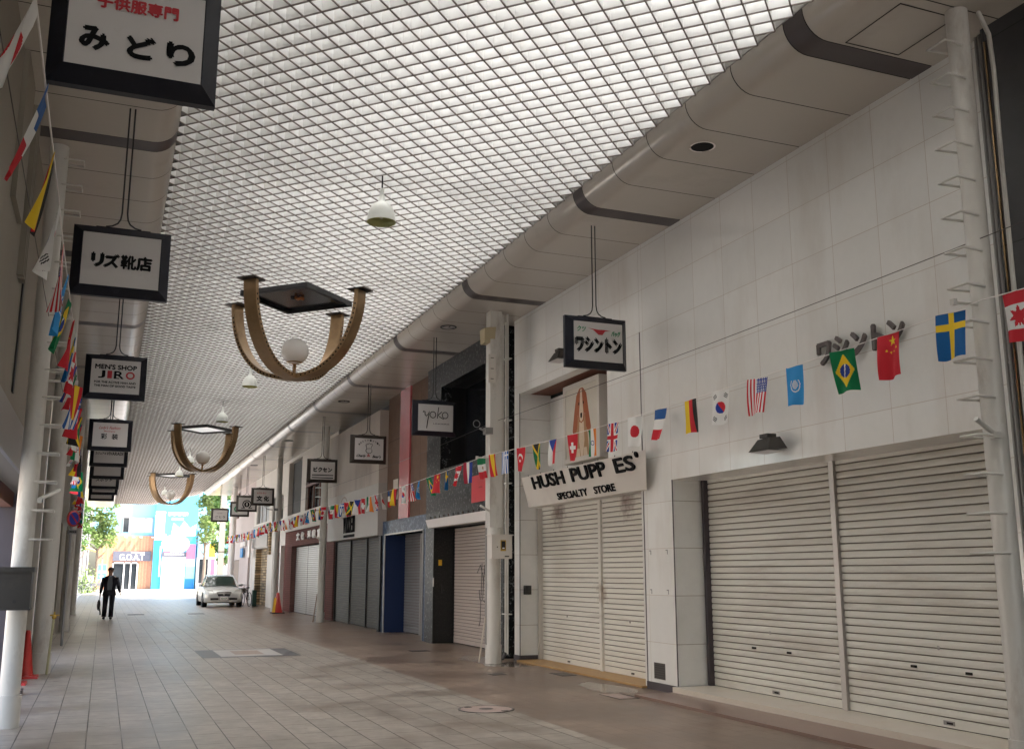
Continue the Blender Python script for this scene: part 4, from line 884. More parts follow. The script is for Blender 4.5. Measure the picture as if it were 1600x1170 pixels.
wf = MB(); wf.box(7.24, 7.3, 62.1, 62.2, 4.7, 6.2); wf.box(7.24, 7.3, 61, 63.4, 5.4, 5.5); wf = wf.build('window', 'wood', o); MB().box(7.36, 7.38, 61, 63.4, 4.7, 6.2).build('pane', 'glass', wf)
g = MB(); g.box(7.1, 7.199, 57.0, 59.0, 3.0, 3.6); g.box(7.05, 7.099, 57.6, 58.6, 2.4, 2.9, 1); g.build('shop_sign', ['white', 'muralblue'], o)
g = MB(); g.box(6.9, 7.0, 53.6, 54.2, 2.35, 3.3); solo(g, 'blank_sign', 'white', (6.95, 53.9, 2.8), 'blank white box sign beyond the ochre entrance', 'sign')
# ---------------------------------------------------------------- poles
def pole(x, y, r, label, rungs=None, coat='pole', ztop=6.335, side=-1):
    o = thing('arcade_pole', (x, y, 0), label, 'pole', 'round poles carrying the arcade roof')
    MB().tube([(x, y, .3), (x, y, ztop)], r, 28, cap=False).build('shaft', coat, o)
    MB().tube([(x, y, 0), (x, y, .32)], r * 1.18, 28).build('base_sleeve', coat, o)
    if rungs:
        z = rungs[0]
        while z < rungs[1]:
            g = MB(); w_ = .16; a = r * .9; L = r + .17
            g.tube([(x - side * 0 - a * .6 * 1, y - w_ * .5, z), (x - L, y - w_ * .5 - .02, z + .0), (x - L, y + w_ * .5 + .02, z), (x - a * .6, y + w_ * .5, z)] if side < 0 else
                   [(x + a * .6, y - w_ * .5, z), (x + L, y - w_ * .5 - .02, z), (x + L, y + w_ * .5 + .02, z), (x + a * .6, y + w_ * .5, z)], .011, 6)
            g.build('rung', coat, o); z += .305
    return o
pole(6.55, 5.98, .092, 'white round pole with climbing rungs at the right edge', (1.7, 6.2))
mp_ = pole(6.47, 17.08, .12, 'white round pole with meter box at mid right, before the black building', ztop=2.35)
g = MB(); g.box(6.35, 6.58, 16.965, 17.20, 2.35, 6.335); g.box(6.345, 6.35, 17.05, 17.065, 2.4, 6.33); mp_['_w'] = (6.47, 17.08, 0); g.build('square_cover', 'pole', mp_)
pole(6.6, 33.15, .115, 'white round pole with a few high rungs before the cream facade', (4.0, 4.9))
pole(6.66, 43.1, .12, 'white round pole behind the red cone, beyond the maroon shop')
pole(6.75, 59.5, .12, 'farthest white round pole on the right, behind the car')
pole(-.80, 11.95, .10, 'white round pole with climbing rungs behind the dark cabinet at left', (1.9, 6.2), side=1)
pole(-.82, 18.1, .14, 'thick white round pole beside the red cones on the left')
pole(-.86, 30.5, .115, 'white round pole with no-stopping sign, third on the left')
pole(-.95, 42.6, .10, 'slim white round pole near the white louvred screen on the left')
# square riser pipe joined to the mid pole, conduits, boxes
g = MB(); g.box(6.58, 6.68, 17.12, 17.3, 2.0, 6.33); g.tube([(6.74, 17.1, 1.8), (6.74, 17.1, 6.33)], .02, 8); solo(g, 'cable_duct', 'pole', (6.63, 17.2, 2), 'square grey-white cable duct behind the mid right pole', 'cable duct')
g = MB(); g.tube([(6.95, 17.72, .1), (6.95, 17.72, 6.33)], .022, 8); g.tube([(6.97, 17.66, .1), (6.97, 17.66, 6.33)], .018, 8); g.tube([(7.0, 17.80, .1), (7.0, 17.80, 6.33)], .03, 8, 0)
[g.box(6.92, 7.04, 17.62, 17.84, z, z + .02) for z in (.8, 2.0, 3.2, 4.4, 5.6)]
g.tube([(6.95, 17.72, .12), (6.9, 17.7, .05), (6.86, 17.66, .0)], .03, 8, 1); solo(g, 'conduit_pipe', ['pole', 'iron'], (6.97, 17.72, 0), 'bundle of pale conduits between the white store and black stone', 'conduit')
o = thing('meter_box', (6.4, 16.9, 2.0), 'white electric meter box with small window on the mid right pole', 'meter box')
g = MB(); g.box(6.30, 6.68, 16.72, 16.96, 1.8, 2.2); g.build('case', 'rwhite', o); MB().box(6.28, 6.70, 16.70, 16.98, 2.2, 2.22).build('lid', 'rwhite', o)
g = MB(); g.box(6.46, 6.56, 16.71, 16.719, 1.93, 2.12, 0); g.box(6.475, 6.545, 16.70, 16.709, 1.96, 2.10, 1); g.box(6.49, 6.53, 16.698, 16.70, 1.97, 1.99, 2); g.build('meter_window', ['brass', 'black', 'white'], o)
g = MB(); g.box(6.54, 6.62, 16.71, 16.719, 1.83, 1.85); g.lathe([(.012, 16.712), (.001, 16.71)], (6.40, 0, 2.0), 10, axis='Y'); g.build('latch', 'iron', o)
g = MB(); g.hexa([(6.24, 16.98, 5.72), (6.44, 16.98, 5.72), (6.44, 17.2, 5.72), (6.24, 17.2, 5.72)], [(6.22, 16.92, 5.98), (6.44, 16.92, 6.02), (6.44, 17.2, 6.02), (6.22, 17.2, 5.98)]); g.box(6.43, 6.47, 17.0, 17.1, 5.8, 5.9)
solo(g, 'loudspeaker', mat('aged_beige_plastic', (.42, .35, .22), .5), (6.33, 17.08, 5.86), 'yellowed beige loudspeaker box at the top of the mid right pole', 'speaker')
g = MB(); g.box(6.30, 6.44, 16.93, 16.95, 4.96, 5.5); [g.box(6.34, 6.40, 16.926, 16.93, z, z + .014, 1) for z in (5.03, 5.22, 5.42)]; solo(g, 'notice_plate', ['rwhite', 'letterdk'], (6.37, 16.94, 5.2), 'narrow white notice plate high on the mid right pole', 'notice')
def bracket(x, y, z, dx, label):
    g = MB(); g.tube([(x, y, z), (x + dx, y, z - .005)], .014, 8); g.box(x + dx - .02, x + dx + .02, y - .02, y + .02, z - .03, z + .02); g.lathe([(.15, -.025), (.15, .025)], (x, y, z), 16) if False else None
    solo(g, 'cord_bracket', 'pole', (x, y, z), label, 'bracket', 'brackets holding the flag cords')
bracket(6.45, 5.95, 3.69, -.25, 'white bracket holding the flag cord on the nearest right pole')
bracket(6.35, 17.05, 3.60, -.22, 'white bracket holding the flag cord on the mid right pole')
bracket(6.48, 33.1, 3.56, -.2, 'white bracket holding the flag cord on the pole by the cream facade')
bracket(-.72, 11.95, 3.62, .30, 'bracket holding the flag cord on the nearest left pole')
bracket(-.72, 18.1, 3.60, .22, 'bracket holding the flag cord on the second left pole')
def spike(x, y, z, s, label):
    g = MB(); g.tube([(x, y, z), (x + s * .22, y - .03, z + .11)], .02, 8); g.box(x - .04, x + .04, y - .03, y + .03, z - .03, z + .02); solo(g, 'flag_holder', 'pole', (x, y, z), label, 'flag holder', 'slanted tube flag holders')
spike(6.46, 5.90, 2.62, -1, 'slanted tube holder on the nearest right pole'); spike(6.38, 16.98, 2.62, -1, 'slanted tube holder on the mid right pole'); spike(6.5, 33.08, 2.62, -1, 'slanted tube holder on the pole by the maroon shop')
spike(-.70, 11.95, 2.32, 1, 'slanted tube holder on the nearest left pole')
g = MB(); g.tube([(6.28, 17.03, 4.08), (6.16, 17.0, 4.12)], .02, 8); g.box(6.26, 6.40, 16.95, 17.1, 4.02, 4.14); g.lathe([(.06, -.01), (.07, 0), (.06, .01)], (6.10, 17.0, 4.2), 16, axis='Y')
solo(g, 'cable_clamp', 'greymetal', (6.3, 17, 4.1), 'grey junction box with a coiled clamp on the mid right pole', 'junction box')
g = MB(); g.tube([(6.40, 43.0, 4.14), (6.15, 42.9, 4.16), (6.05, 42.9, 4.28), (6.3, 43.0, 4.3)], .02, 6); g.box(6.45, 6.62, 42.9, 43.1, 4.1, 4.2); solo(g, 'cable_clamp', 'greymetal', (6.4, 43, 4.15), 'grey bracket on the far pole above the red cone', 'bracket')
# wires
def wire(L, label, r=.004, m='iron'):
    g = MB(); pts = []
    for (a, b) in zip(L[:-1], L[1:]):
        for k in range(12):
            t = k / 12; sag = -.004 * (b[1] - a[1]) * 4 * t * (1 - t); pts.append((a[0] + (b[0] - a[0]) * t, a[1] + (b[1] - a[1]) * t, a[2] + (b[2] - a[2]) * t + sag))
    pts.append(L[-1]); g.tube(pts, r, 5); solo(g, 'wire', m, L[0], label, 'wire')
wire([(6.5, 5.4, 4.25), (6.5, 17.05, 4.28), (6.7, 33.1, 4.3), (6.7, 43, 4.2)], 'thin dark wire strung along the right wall above the flags')
wire([(-.75, 4, 4.6), (-.75, 18, 4.2)], 'thin dark wire drooping behind the left flags')
# ---------------------------------------------------------------- stick, pipes by poles
g = MB(); g.tube([(6.30, 17.35, 0), (6.36, 17.2, .78)], .016, 8); solo(g, 'wooden_stick', 'sill', (6.3, 17.35, 0), 'wooden stick leaning on the mid right pole', 'stick')
g = MB(); g.tube([(6.42, 33.4, 0), (6.5, 33.25, .9)], .018, 8); solo(g, 'wooden_stick', 'brownslab', (6.42, 33.4, 0), 'stick leaning on the pole by the maroon shop', 'stick')
o = thing('standpipe', (-.72, 17.85, 0), 'yellowed standpipe with brass valve beside the thick left pole', 'standpipe')
MB().tube([(-.70, 17.85, 0), (-.66, 17.8, .84)], .018, 8).build('pipe', mat('yellowed_pipe', (.5, .48, .28), .4), o)
g = MB(); g.sph((-.655, 17.8, .87), .035, n=10); g.tube([(-.72, 17.8, .90), (-.58, 17.8, .90)], .012, 6); g.tube([(-.655, 17.8, .87), (-.655, 17.8, .95)], .015, 6); g.build('valve', 'brass', o)
# cabinet on near left pole
o = thing('cabinet', (-.9, 11.55, 1.4), 'dark grey metal cabinet with overhanging lid before the nearest left pole', 'cabinet')
MB().box(-1.3, -.66, 11.45, 11.8, 1.2, 1.56).build('case', 'boxmetal', o); g = MB(); g.box(-1.32, -.64, 11.42, 11.82, 1.56, 1.61); g.box(-1.31, -.65, 11.44, 11.81, 1.185, 1.20); g.build('lid', 'boxmetal', o)
MB().lathe([(.018, 11.445), (.001, 11.443)], (-.80, 0, 1.27), 12, axis='Y').build('lock', 'black', o)
# cones
def cone_mesh(h=.7, r=.14):
    o = thing('traffic_cone', (0, 0, 0), '', 'traffic cone', 'red traffic cones')
    MB().lathe([(r, .03), (r * .82, .06), (.035, h - .03), (.026, h), (.0, h)], n=24).build('cone_body', 'cone', o, (0, 0, 0))
    g = MB(); g.hexa([(-.19, -.19, .0), (.19, -.19, .0), (.19, .19, .0), (-.19, .19, .0)], [(-.18, -.18, .035), (.18, -.18, .035), (.18, .18, .035), (-.18, .18, .035)]); g.build('base', 'cone', o, (0, 0, 0))
    return o
cn = cone_mesh(); cn.location = (-.98, 17.35, 0); cn['label'] = 'tall plain red traffic cone next to the thick left pole'
dup(cn, (-1.08, 16.4, 0), 'red traffic cone half hidden behind the nearest left pole')
g = MB(); g.box(-1.05, -.86, 14.9, 15.25, 0, .06); solo(g, 'cone_weight', 'conew', (-.95, 15.1, 0), 'dark rubber weight on the pavers behind the nearest left pole, farther one', 'weight')
g = MB(); g.box(-1.08, -.88, 14.1, 14.4, 0, .06); solo(g, 'cone_weight', 'conew', (-.98, 14.2, 0), 'dark rubber weight on the pavers behind the nearest left pole, nearer one', 'weight')
o = thing('caution_cone', (6.45, 41.2, 0), 'red cone with yellow caution panel before the far right pole', 'traffic cone')
MB().lathe([(.22, .04), (.19, .08), (.05, .78), (.0, .8)], (6.5, 41.2, 0), 20).build('cone_body', 'cone', o)
MB().box(6.25, 6.75, 40.95, 41.45, 0, .04).build('base', 'conew', o)
g = MB(); g.hexa([(6.26, 40.95, .05), (6.35, 40.88, .05), (6.37, 40.90, .05), (6.28, 40.97, .05)], [(6.33, 41.05, .6), (6.42, 41.02, .6), (6.43, 41.04, .6), (6.34, 41.07, .6)]); g.build('caution_panel', 'yellow', o)
# ---------------------------------------------------------------- flags
W_ = (.80, .79, .77); RED = (.62, .02, .035); BLU = (.015, .045, .30); SKY = (.03, .30, .70); YEL = (.85, .58, .02); GRN = (.0, .20, .07); BLK = (.015, .015, .015); ORA = (.85, .25, .03)
def star(u, v, cu, cv, r, n=5, inner=.42, rot=0.):
    x, y = (u - cu), (v - cv) * 1.46; d_ = math.hypot(x, y); a = math.atan2(x, -y) + rot; k = (a / (2 * math.pi) * n) % 1; k = abs(k - .5) * 2
    return d_ < r * (inner + (1 - inner) * k ** 1.6)
def f_can(u, v): return RED if v < .25 or v > .75 or star(u, v, .5, .5, .34, 7, .5) or (abs(u - .5) < .02 and .5 < v < .68) else W_
def f_swe(u, v): return YEL if .24 < v < .38 or .42 < u < .60 else (.0, .10, .32)
def f_chn(u, v): return YEL if star(u, v, .66, .17, .17) or any(star(u, v, a, b, .055) for a, b in ((.36, .36), (.52, .42), (.70, .41), (.84, .34))) else RED
def f_bra(u, v):
    x, y = abs(u - .5), abs(v - .5)
    if math.hypot(x, y * 1.46) < .24: return W_ if abs((u - .5) + .25 * (v - .5) + .02) < .03 else BLU
    return YEL if x / .42 + y / .42 < 1 else GRN
def f_un(u, v):
    d_ = math.hypot(u - .5, (v - .48) * 1.46); return W_ if (d_ < .17 and (int(u * 40) + int(v * 60)) % 3) or (.24 < d_ < .29 and v > .36) else SKY
def f_usa(u, v):
    if u > .46 and v < .42: return W_ if (int((u - .46) * 22) % 2 == 0 and int(v * 32) % 2 == 0) else BLU
    return RED if int(u * 13) % 2 == 0 else W_
def f_kor(u, v):
    x, y = u - .5, (v - .5) * 1.46; d_ = math.hypot(x, y)
    if d_ < .25: return RED if x * .8 - y * .6 > 0 else (.02, .05, .35)
    for (a, b) in ((.2, .17), (.8, .17), (.2, .83), (.8, .83)):
        xx, yy = u - a, (v - b) * 1.46
        s = 1 if (a - .5) * (b - .5) > 0 else -1
        p, q_ = (xx * .55 + s * yy * .83), (-s * xx * .83 + yy * .55)
        if abs(q_) < .11 and abs(p) < .085 and int((p + .085) * 30) % 2 == 0: return BLK
    return W_
def f_ger(u, v): return YEL if u < .34 else RED if u < .67 else BLK
def f_fra(u, v): return (.02, .10, .32) if v < .33 else W_ if v < .66 else RED
def f_jpn(u, v): return RED if math.hypot(u - .5, (v - .5) * 1.46) < .30 else W_
def f_uk(u, v):
    if abs(u - .5) < .10 or abs(v - .5) < .07: return RED
    if abs(u - .5) < .17 or abs(v - .5) < .12: return W_
    a = min(abs(u - v), abs(u - (1 - v)))
    return RED if a < .045 else W_ if a < .12 else BLU
def f_ind(u, v): return GRN if u < .34 else ORA if u > .67 else (BLU if .09 < math.hypot(u - .5, (v - .5) * 1.46) < .13 else W_)
def f_swi(u, v): return W_ if (abs(u - .5) < .10 and abs(v - .5) < .20) or (abs(v - .5) < .068 and abs(u - .5) < .29) else RED
def f_cze(u, v): return BLU if v < .5 - abs(u - .5) else W_ if u < .5 else RED
def f_jam(u, v):
    if min(abs(u - v), abs(u - (1 - v))) < .09: return YEL
    return BLK if abs(v - .5) > abs(u - .5) else GRN
def f_tur(u, v):
    a = math.hypot(u - .5, (v - .42) * 1.46); b = math.hypot(u - .5, (v - .48) * 1.46); return W_ if (a < .24 and b > .19) or star(u, v, .5, .56, .1) else RED
def f_gre(u, v):
    if u > .45 and v < .36: return W_ if abs(u - .72) < .05 or abs(v - .18) < .035 else (.03, .13, .45)
    return W_ if int(u * 9) % 2 else (.03, .13, .45)
def f_spa(u, v): return YEL if .25 < u < .75 else RED
def f_mex(u, v): return GRN if v < .33 else RED if v > .67 else ((.35, .2, .08) if math.hypot(u - .5, (v - .5) * 1.46) < .12 else W_)
def f_net(u, v): return (.40, .02, .05) if u < .33 else W_ if u < .6 else BLU
DES = [('Canadian flag with red maple leaf', f_can), ('blue Swedish flag with yellow cross', f_swe), ('red Chinese flag with yellow stars', f_chn), ('green Brazilian flag with yellow diamond', f_bra),
       ('sky blue United Nations flag', f_un), ('stars and stripes American flag', f_usa), ('white Korean flag with red and blue disc', f_kor), ('German flag in yellow, red and black', f_ger),
       ('French flag in blue, white and red', f_fra), ('white Japanese flag with red disc', f_jpn), ('British union flag', f_uk), ('Indian flag in green, white and orange', f_ind),
       ('red Swiss flag with white cross', f_swi), ('Czech flag with blue wedge', f_cze), ('Jamaican flag with yellow diagonal cross', f_jam), ('red Turkish flag with white crescent', f_tur),
       ('Greek flag in blue and white stripes', f_gre), ('Spanish flag in red and yellow', f_spa), ('Mexican flag in green, white and red', f_mex), ('Dutch flag in red, white and blue', f_net)]
def flag_mesh(i, nx, ny, mirror, seed, amp=1.):
    """hangs from z=0 down to -.38, lies along -Y (left to right as seen from the street)"""
    f = DES[i][1]; rnd = random.Random(seed); ph = rnd.uniform(0, 6.28); a1 = rnd.uniform(.008, .022) * amp; a2 = rnd.uniform(.01, .05) * amp; cu = rnd.uniform(-.05, .05) * amp
    vs = []
    for j in range(ny + 1):
        v = j / ny
        for k in range(nx + 1):
            u = k / nx; x = a1 * math.sin(ph + u * 7 + v * 2.5) * (.3 + v) + cu * v + a2 * v * v * math.sin(ph * 2 + u * 3)
            vs.append((x, (.5 - u) * .25 * (1 - .10 * v * abs(math.sin(ph))), -.385 * v + .006 * math.sin(u * 5 + ph) * v))
    fs = [(j * (nx + 1) + k, j * (nx + 1) + k + 1, (j + 1) * (nx + 1) + k + 1, (j + 1) * (nx + 1) + k) for j in range(ny) for k in range(nx)]
    me = bpy.data.meshes.new('flag'); me.from_pydata(vs, [], fs); me.materials.append(M['flag'])
    ca = me.color_attributes.new('cloth', 'FLOAT_COLOR', 'CORNER'); buf = []
    for j in range(ny):
        for k in range(nx):
            u = (k + .5) / nx; c = f(1 - u if mirror else u, (j + .5) / ny); buf += [*c, 1.] * 4
    ca.data.foreach_set('color', buf); me.polygons.foreach_set('use_smooth', [True] * len(fs)); me.update(); return me
ORD = ['nearest', 'second', 'third', 'fourth', 'fifth']
def cord_z(y, ys, z0, sag):
    for a, b in zip(ys[:-1], ys[1:]):
        if a <= y <= b: t = (y - a) / (b - a); return z0 - sag * (b - a) / 12 * 4 * t * (1 - t)
    return z0
def put_flags(side):
    if side == 'right':
        ys = [-2, 5.95, 17.05, 33.1, 43, 60]; xs = lambda y: 6.25 - (0.02 if y < 17 else 0) + (y - 17) * .002 * (y > 17); z0 = 3.67; start, n, first, step = 5.40, 82, 0, 1; gap = .655
    else:
        ys = [-2, 11.95, 18.1, 30.5, 42.6]; xs = lambda y: -.365 - max(0, y - 9) * .0155; z0 = 3.65; start, n, first, step = 3.72, 55, 9, -1; gap = .7
    zf = lambda y: cord_z(y, ys, z0 - (y > 6) * .03 - (side == 'right') * .02, .10)
    g = MB(); yy = []; y = ys[0]
    while y < (60 if side == 'right' else 42.5): yy.append(y); y += .7
    g.tube([(xs(y), y, zf(y)) for y in yy], .0045, 5)
    solo(g, 'bunting_rope', 'white', (xs(6), 6, 3.65), 'thin white cord carrying the flags along the %s side' % side, 'rope')
    meshes = {}; cnt = {}
    for i in range(n):
        y = start + i * gap + random.uniform(-.04, .04); di = (first + step * i) % 20
        near = i < 20
        key = di if not near else ('n', di)
        if key not in meshes: meshes[key] = flag_mesh(di, 40 if near else 16, 60 if near else 24, side == 'left', di * 7 + (3 if near else 1) + (50 if side == 'left' else 0), 1. if near else 1.8)
        o = bpy.data.objects.new('flag', meshes[key]); COL.objects.link(o)
        o.location = (xs(y), y, zf(y) - .002)
        if side == 'right': o.rotation_euler = (random.uniform(-.04, .04), random.uniform(-.06, .08), random.uniform(-.25, .25) + (.2 if near else random.uniform(-.3, .45)))
        else: o.rotation_euler = (random.uniform(-.05, .05), random.uniform(.05, .22), random.uniform(.0, .12) if i < 3 else random.uniform(-.12, .12) if i < 12 else random.uniform(-.5, .2))
        c = cnt.get(di, 0); cnt[di] = c + 1
        l = DES[di][0]; tag(o, '%s, %s of its kind along the %s cord' % (l, ORD[c], side), 'flag', 'small flags on the %s cord' % side)
put_flags('right'); put_flags('left')
# ---------------------------------------------------------------- left side buildings
o = thing('shop_building', (-1.0, 12, 0), 'beige left wall with ribbed pilaster and riveted grey fascia over an open bay', 'building')
wallx(MB(), -1.02, -1.3, -15, 17.4, 0, 7.0, [(10.6, 17.0, -1, 2.72)]).build('wall', 'beige', o)
g = MB(); g.box(-1.02, -.98, 5, 14.2, 2.72, 3.22); [g.lathe([(.012, -.976), (.001, -.974)], (0, y, z), 8, axis='X') for y in (13.3, 13.7, 14.05) for z in (2.78, 2.9, 3.05, 3.16)]
g.build('riveted_fascia', 'greymetal', o)
MB().box(-1.5, -1.32, 8, 17, 2.52, 2.75).build('brown_beam', 'pebble', o)
g = MB(); [g.box(-1.02, -.96, y, y + .05, 4.5, 6.5) for y in (10.9, 11.05, 11.2)]; g.box(-1.02, -.975, 9.7, 10.5, 4.9, 6.5); g.box(-1.015, -1.0, 11.5, 11.62, 3.4, 6.9, 1); g.build('pilaster', ['beige', 'black'], o)
g = MB(); g.box(-1.6, -1.02, 16.9, 17.4, 0, 2.72) ; g.build('end_pier', 'plinth', o)
o = thing('shop_building', (-1.0, 24, 0), 'plain left wall beyond the thick pole with tall bright gap', 'building')
wallx(MB(), -1.05, -1.4, 17.42, 44.0, 0, 7.0, [(19.5, 23.2, -1, 4.6), (25.5, 29.0, -1, 2.8), (32, 36, -1, 2.9)]).build('wall', 'beige', o)
slats(32, 36, .02, 2.9, -1.2, .09, 1).build('shutter', 'shut', o); slats(25.5, 29, .02, 2.8, -1.2, .09, 1).build('shutter', 'shutgrey', o)
# white louvred screen
o = thing('louvred_screen', (-1.2, 53, 0), 'sunlit white louvred screen with posts near the left end', 'screen')
g = MB()
for k in range(9): g.box(-1.32, -1.22, 45 + k * 2.2, 45.1 + k * 2.2, 0, 6.6)
g.build('posts', 'white', o)
g = MB()
for k in range(26): g.box(-1.25, -1.21, 45, 62.8, .5 + k * .23, .56 + k * .23)
g.build('louvres', 'white', o)
# no stopping sign
o = thing('road_sign', (-.62, 24.6, 2.74), 'round blue and red no-stopping sign edge-on on a bracket at left', 'road sign')
g = MB(); g.lathe([(.001, 24.57), (.18, 24.57), (.18, 24.6), (.001, 24.6)], (-.62, 0, 2.74), 32, axis='Y'); g.build('plate', 'rednos', o)
g = MB(); g.lathe([(.001, 24.565), (.14, 24.565)], (-.62, 0, 2.74), 32, axis='Y'); g.build('blue_field', 'bluenos', o)
g = MB()
g.add([(-.62 + a * .85, 24.56, 2.74 + b * .85) for a, b in ((-.13, .10), (-.10, .13), (.13, -.10), (.10, -.13))], [(0, 1, 2, 3)]); g.build('red_stroke', 'rednos', o)
o.rotation_euler = (0, 0, R_(48)); o.location = (-.70, 24.6, 2.74)
g = MB(); g.box(-.74, -.50, 24.57, 24.59, 2.40, 2.50); [g.box(-.72 + k * .055, -.68 + k * .055, 24.565, 24.569, 2.43, 2.47, 1) for k in range(4)]; g.tube([(-.62, 24.62, 2.0), (-.62, 24.62, 3.0)], .03, 8, 2); g.tube([(-.62, 24.62, 0), (-.62, 24.62, 2.0)], .03, 8, 2); g.build('sub_plate', ['greymetal', 'letter', 'steelgrey'], o)
# side street behind the open bay: white van and a brown wall
o = thing('building', (-9, 20, 0), 'low brown building across the side street, seen under the left fascia', 'building')
wallx(MB(), -9, -12, 8, 60, 0, 5).build('wall', 'rwhite', o); MB().box(-8.99, -8.9, 14, 40, 2.6, 3.6).build('brown_fascia', 'pebble', o)
# ---------------------------------------------------------------- car
def car(cx, y0, label):
    o = thing('parked_car', (cx, y0 + 2.4, 0), label, 'car')
    # stations along length (0 front .. 4.75 rear): half width, z bottom, z top, corner
    st = [(0.0, .62, .30, .62), (.06, .78, .24, .70), (.25, .86, .20, .78), (.7, .885, .18, .86), (1.4, .89, .18, .93), (1.75, .89, .18, .96), (2.6, .89, .18, .97), (3.6, .89, .18, .99), (4.2, .88, .20, 1.0), (4.55, .84, .26, .97), (4.72, .74, .34, .86)]
    g = MB(); vs = []; n = 14
    for (t, hw_, zb, zt) in st:
        H_ = zt - zb
        half = [(0, zb), (hw_ * .8, zb), (hw_ * .97, zb + .05), (hw_, zb + H_ * .45), (hw_ * .985, zb + H_ * .72), (hw_ * .93, zb + H_ * .92), (hw_ * .72, zt - .005), (0, zt + .025)]
        ring_ = half + [(-a, b) for a, b in half[-2:0:-1]]
        vs += [(cx + a, y0 + t, b) for a, b in ring_]
    n = 14; fs = [tuple(range(n)), tuple((len(st) - 1) * n + k for k in range(n - 1, -1, -1))]
    for i in range(len(st) - 1):
        for k in range(n): fs.append((i * n + k, (i + 1) * n + k, (i + 1) * n + (k + 1) % n, i * n + (k + 1) % n))
    g.add(vs, fs, 0, True)
    # cabin
    cs = [(1.35, .70, .93, .95), (2.05, .60, .95, 1.40), (2.7, .58, .97, 1.47), (3.4, .56, .97, 1.43), (4.15, .66, .98, 1.02)]
    vs = []
    for (t, w_, zb, zt) in cs:
        wb = .80; vs += [(cx - wb, y0 + t, zb), (cx - w_, y0 + t, zt - .02), (cx - w_ * .7, y0 + t, zt + .005), (cx, y0 + t, zt + .015), (cx + w_ * .7, y0 + t, zt + .005), (cx + w_, y0 + t, zt - .02), (cx + wb, y0 + t, zb)]
    gg = MB(); fs_b = []; fs_g = []
    for i in range(4):
        for k in range(6):
            f_ = (i * 7 + k, i * 7 + k + 1, (i + 1) * 7 + k + 1, (i + 1) * 7 + k)
            (fs_g if (k in (0, 5)) or (i in (0, 3) and 1 <= k <= 4) else fs_b).append(f_)
    g.add(vs, fs_b, 0, True); body = g.build('body', 'carpaint', o)
    gg.add(vs, [f_ for f_ in fs_g if f_[0] < 7 and f_[0] not in (0, 5)], 0, False); gg.build('windscreen', 'carglass', o)
    gg = MB(); gg.add(vs, [f_ for f_ in fs_g if not (f_[0] < 7 and f_[0] not in (0, 5))]); gg.build('side_windows', 'carglass', o)
    for s in (-1, 1):
        g = MB(); g.tube([(cx + s * .80, y0 + 1.33, .94), (cx + s * .61, y0 + 2.05, 1.39)], .03, 6); g.tube([(cx + s * .61, y0 + 2.05, 1.39), (cx + s * .58, y0 + 2.7, 1.455), (cx + s * .57, y0 + 3.4, 1.42), (cx + s * .68, y0 + 4.15, 1.0)], .025, 6); g.tube([(cx + s * .80, y0 + 2.75, .96), (cx + s * .59, y0 + 2.75, 1.45)], .03, 6); g.build('pillar', 'carpaint', body)
        g = MB(); g.hexa([(cx + s * .46, y0 + .03, .60), (cx + s * .80, y0 + .14, .60), (cx + s * .84, y0 + .40, .78), (cx + s * .50, y0 + .16, .75)], [(cx + s * .46, y0 - .01, .62), (cx + s * .80, y0 + .10, .62), (cx + s * .84, y0 + .36, .81), (cx + s * .50, y0 + .12, .79)]); g.build('headlight', 'headlamp', o)
        g = MB(); g.box(cx + s * .42 - .18, cx + s * .42 + .18, y0 - .03, y0 + .04, .34, .42); g.build('air_intake', 'black', o)
        g = MB(); g.sph((cx + s * .93, y0 + 1.55, .99), .09, n=10, sc=(1.1, .7, .75)); g.build('wing_mirror', 'carpaint', o)
        for yy in (.85, 3.65):
            ww = MB().lathe([(.20, -.11), (.315, -.11), (.325, -.08), (.325, .08), (.315, .11), (.20, .11)], (cx + s * .79, y0 + yy, .325), 24, axis='X').build('wheel', 'rubber', o)
            MB().lathe([(.20, .09 * s), (.05, .10 * s), (.001, .10 * s)], (cx + s * .79, y0 + yy, .325), 18, axis='X').build('rim', 'alu', ww)
            MB().lathe([(.37, .115 * s), (.32, .118 * s)], (cx + s * .79, y0 + yy, .325), 24, axis='X').build('wheel_arch', 'black', body)
    g = MB(); g.hexa([(cx - .26, y0 - .03, .50), (cx + .26, y0 - .03, .50), (cx + .33, y0 + .02, .68), (cx - .33, y0 + .02, .68)], [(cx - .25, y0 + .06, .50), (cx + .25, y0 + .06, .50), (cx + .31, y0 + .09, .67), (cx - .31, y0 + .09, .67)]); gr = g.build('grille', 'black', o)
    MB().lathe([(.05, -.045), (.001, -.05)], (cx, y0, .59), 14, axis='Y').build('emblem', 'chrome', gr)
    g = MB(); g.tube([(cx - .34, y0 + .0, .69), (cx, y0 - .03, .705), (cx + .34, y0 + .0, .69)], .014, 6); g.build('chrome_trim', 'chrome', o)
    g = MB(); g.box(cx - .60, cx + .60, y0 - .02, y0 + .1, .44, .49); g.box(cx - .62, cx + .62, y0 - .015, y0 + .1, .25, .33); g.build('bumper', 'carpaint', o)
    g = MB(); g.box(cx - .165, cx + .165, y0 - .05, y0 - .035, .33, .495); pl = g.build('number_plate', 'white', o)
    MB().text('33-57', (cx, y0 - .051, .40), .26, .08, bold=.02).build('plate_print', 'lettergrn', pl)
    return o
M['headlamp'] = mat('headlamp_glass', (.55, .55, .5), .1, metal=.3)
car(5.30, 49.2, 'silver saloon car parked facing the camera by the right shops')
